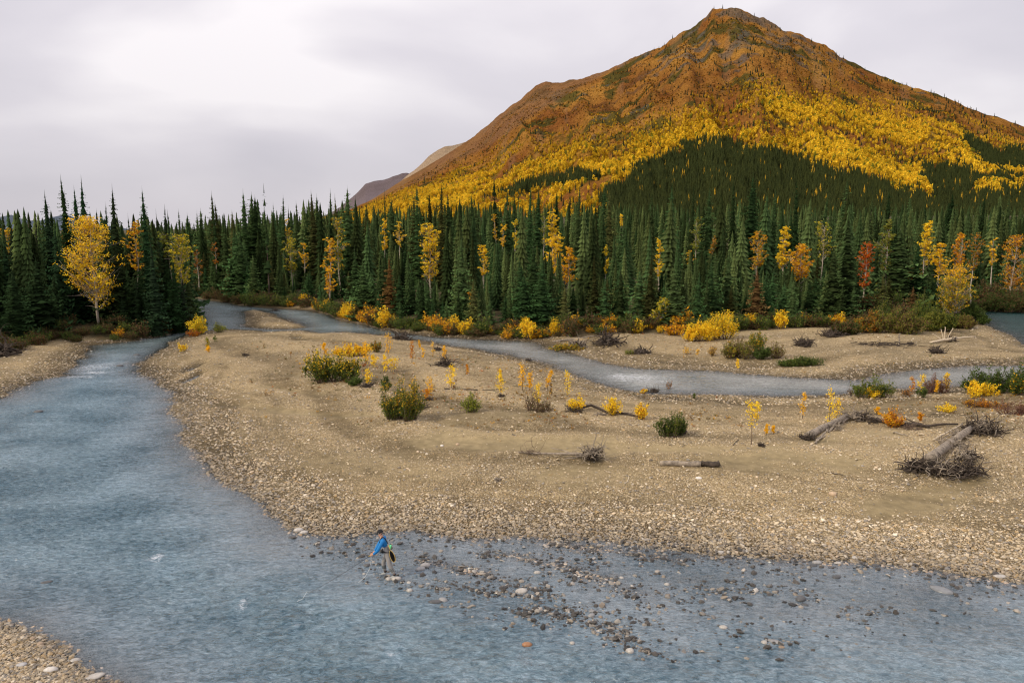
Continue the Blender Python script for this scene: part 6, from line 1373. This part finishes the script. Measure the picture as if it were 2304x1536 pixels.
G = Geo(); a_ = np.array([0, 0, 0.]); G.tube([a_, a_ + [-.02, -.03, -.25], a_ + [-.06, -.1, -.5], a_ + [-.2, -.25, -.72], a_ + [-.4, -.5, -.84]], .0035, 5); lx, ly = onplane(668, 1352, .02); G.tube([tip - hw, (tip - hw) + [-.12, -.1, -.2], np.array([float(lx), float(ly), .02]) - hw], .0035, 4)
obj('line', G.mesh('line', M_line, True), rod)

# ================================================================== labels that say which one
ANCH = {205:'the broad golden tree',405:'the yellow-green river-end tree',298:'the thin amber tree',8:'the golden tree at the left edge',640:'the narrow yellow treetop by the river bend',655:'the yellow-green upper river tree',
 740:'the tall orange-gold tree',765:'the tall olive tree',866:'the left bright yellow twin',895:'the right bright yellow twin',968:'the large airy yellow tree',1088:'the small yellow tree with bare stem',1155:'the slim yellow treetop',
 1116:'the slender gold treetop',1255:'the full yellow central tree',1284:'the ochre tree with pale stem',1362:'the little yellow column tree',1400:'the tiny high yellow treetop',1486:'the narrow bright yellow column',1572:'the lime green treetop',
 1608:'the small rusty crown',1710:'the orange-gold right-hand tree',1768:'the brightest yellow tree',1805:'the wide orange-yellow tree',1852:'the green-yellow treetop',1948:'the flaming red-orange tree',1998:'the olive poplar',2088:'the yellow tree near the right edge',
 2160:'the rusty orange tree',2282:'the orange tree at the right edge',480:'the rusty tree at the far bend'}
ORD = ['nearest','second','third','fourth','fifth','sixth','seventh','eighth','ninth','tenth','eleventh','twelfth','thirteenth','fourteenth','fifteenth','sixteenth','seventeenth','eighteenth','nineteenth','twentieth']
def anchor_labels(items):
    """items: (object, px, kind text) - rank each kind by its distance from the nearest landmark tree"""
    b = {}
    for o, px, kd in items:
        a = min(ANCH, key=lambda q: abs(q - px)); side = 'left' if px < a else 'right'
        b.setdefault((kd, a, side), []).append((abs(px - a), o))
    for (kd, a, side), l in b.items():
        l.sort(key=lambda t: t[0])
        for i, (d, o) in enumerate(l):
            o['label'] = f"{ORD[min(i, 19)]} {kd}, {side} of {ANCH[a]}"
items = []
for o in COL.objects:
    if o.name.startswith('spruce_tree') and o.parent is None and o.get('label'):
        lb = o['label']; px = float(to_px(o.location.x, o.location.y, o.location.z)[0]); hh = o.scale.z
        d = o.location.y - YB(px)
        if o.get('group') in ('spruces of the forest beyond the river',): items.append((o, px, 'front-row spruce' if d < 6.5 else 'second-row spruce' if d < 13 else 'deep-standing spruce'))
        elif o.get('group') == 'tall skyline spruces of the far forest': items.append((o, px, 'tall skyline spruce'))
        elif o.get('group') == 'spruces filling the left bank forest': items.append((o, px, 'shaded left-bank spruce at the front' if d < 8 else 'shaded left-bank spruce further in'))
for e, kd, x, Yd in BANKS:
    px = float(to_px(x, Yd, 1.0)[0]); items.append((e, px, {'yellow': 'bright yellow', 'amber': 'amber', 'green': 'dark green', 'brown': 'dull brown'}[kd] + ' bank bush'))
anchor_labels(items)
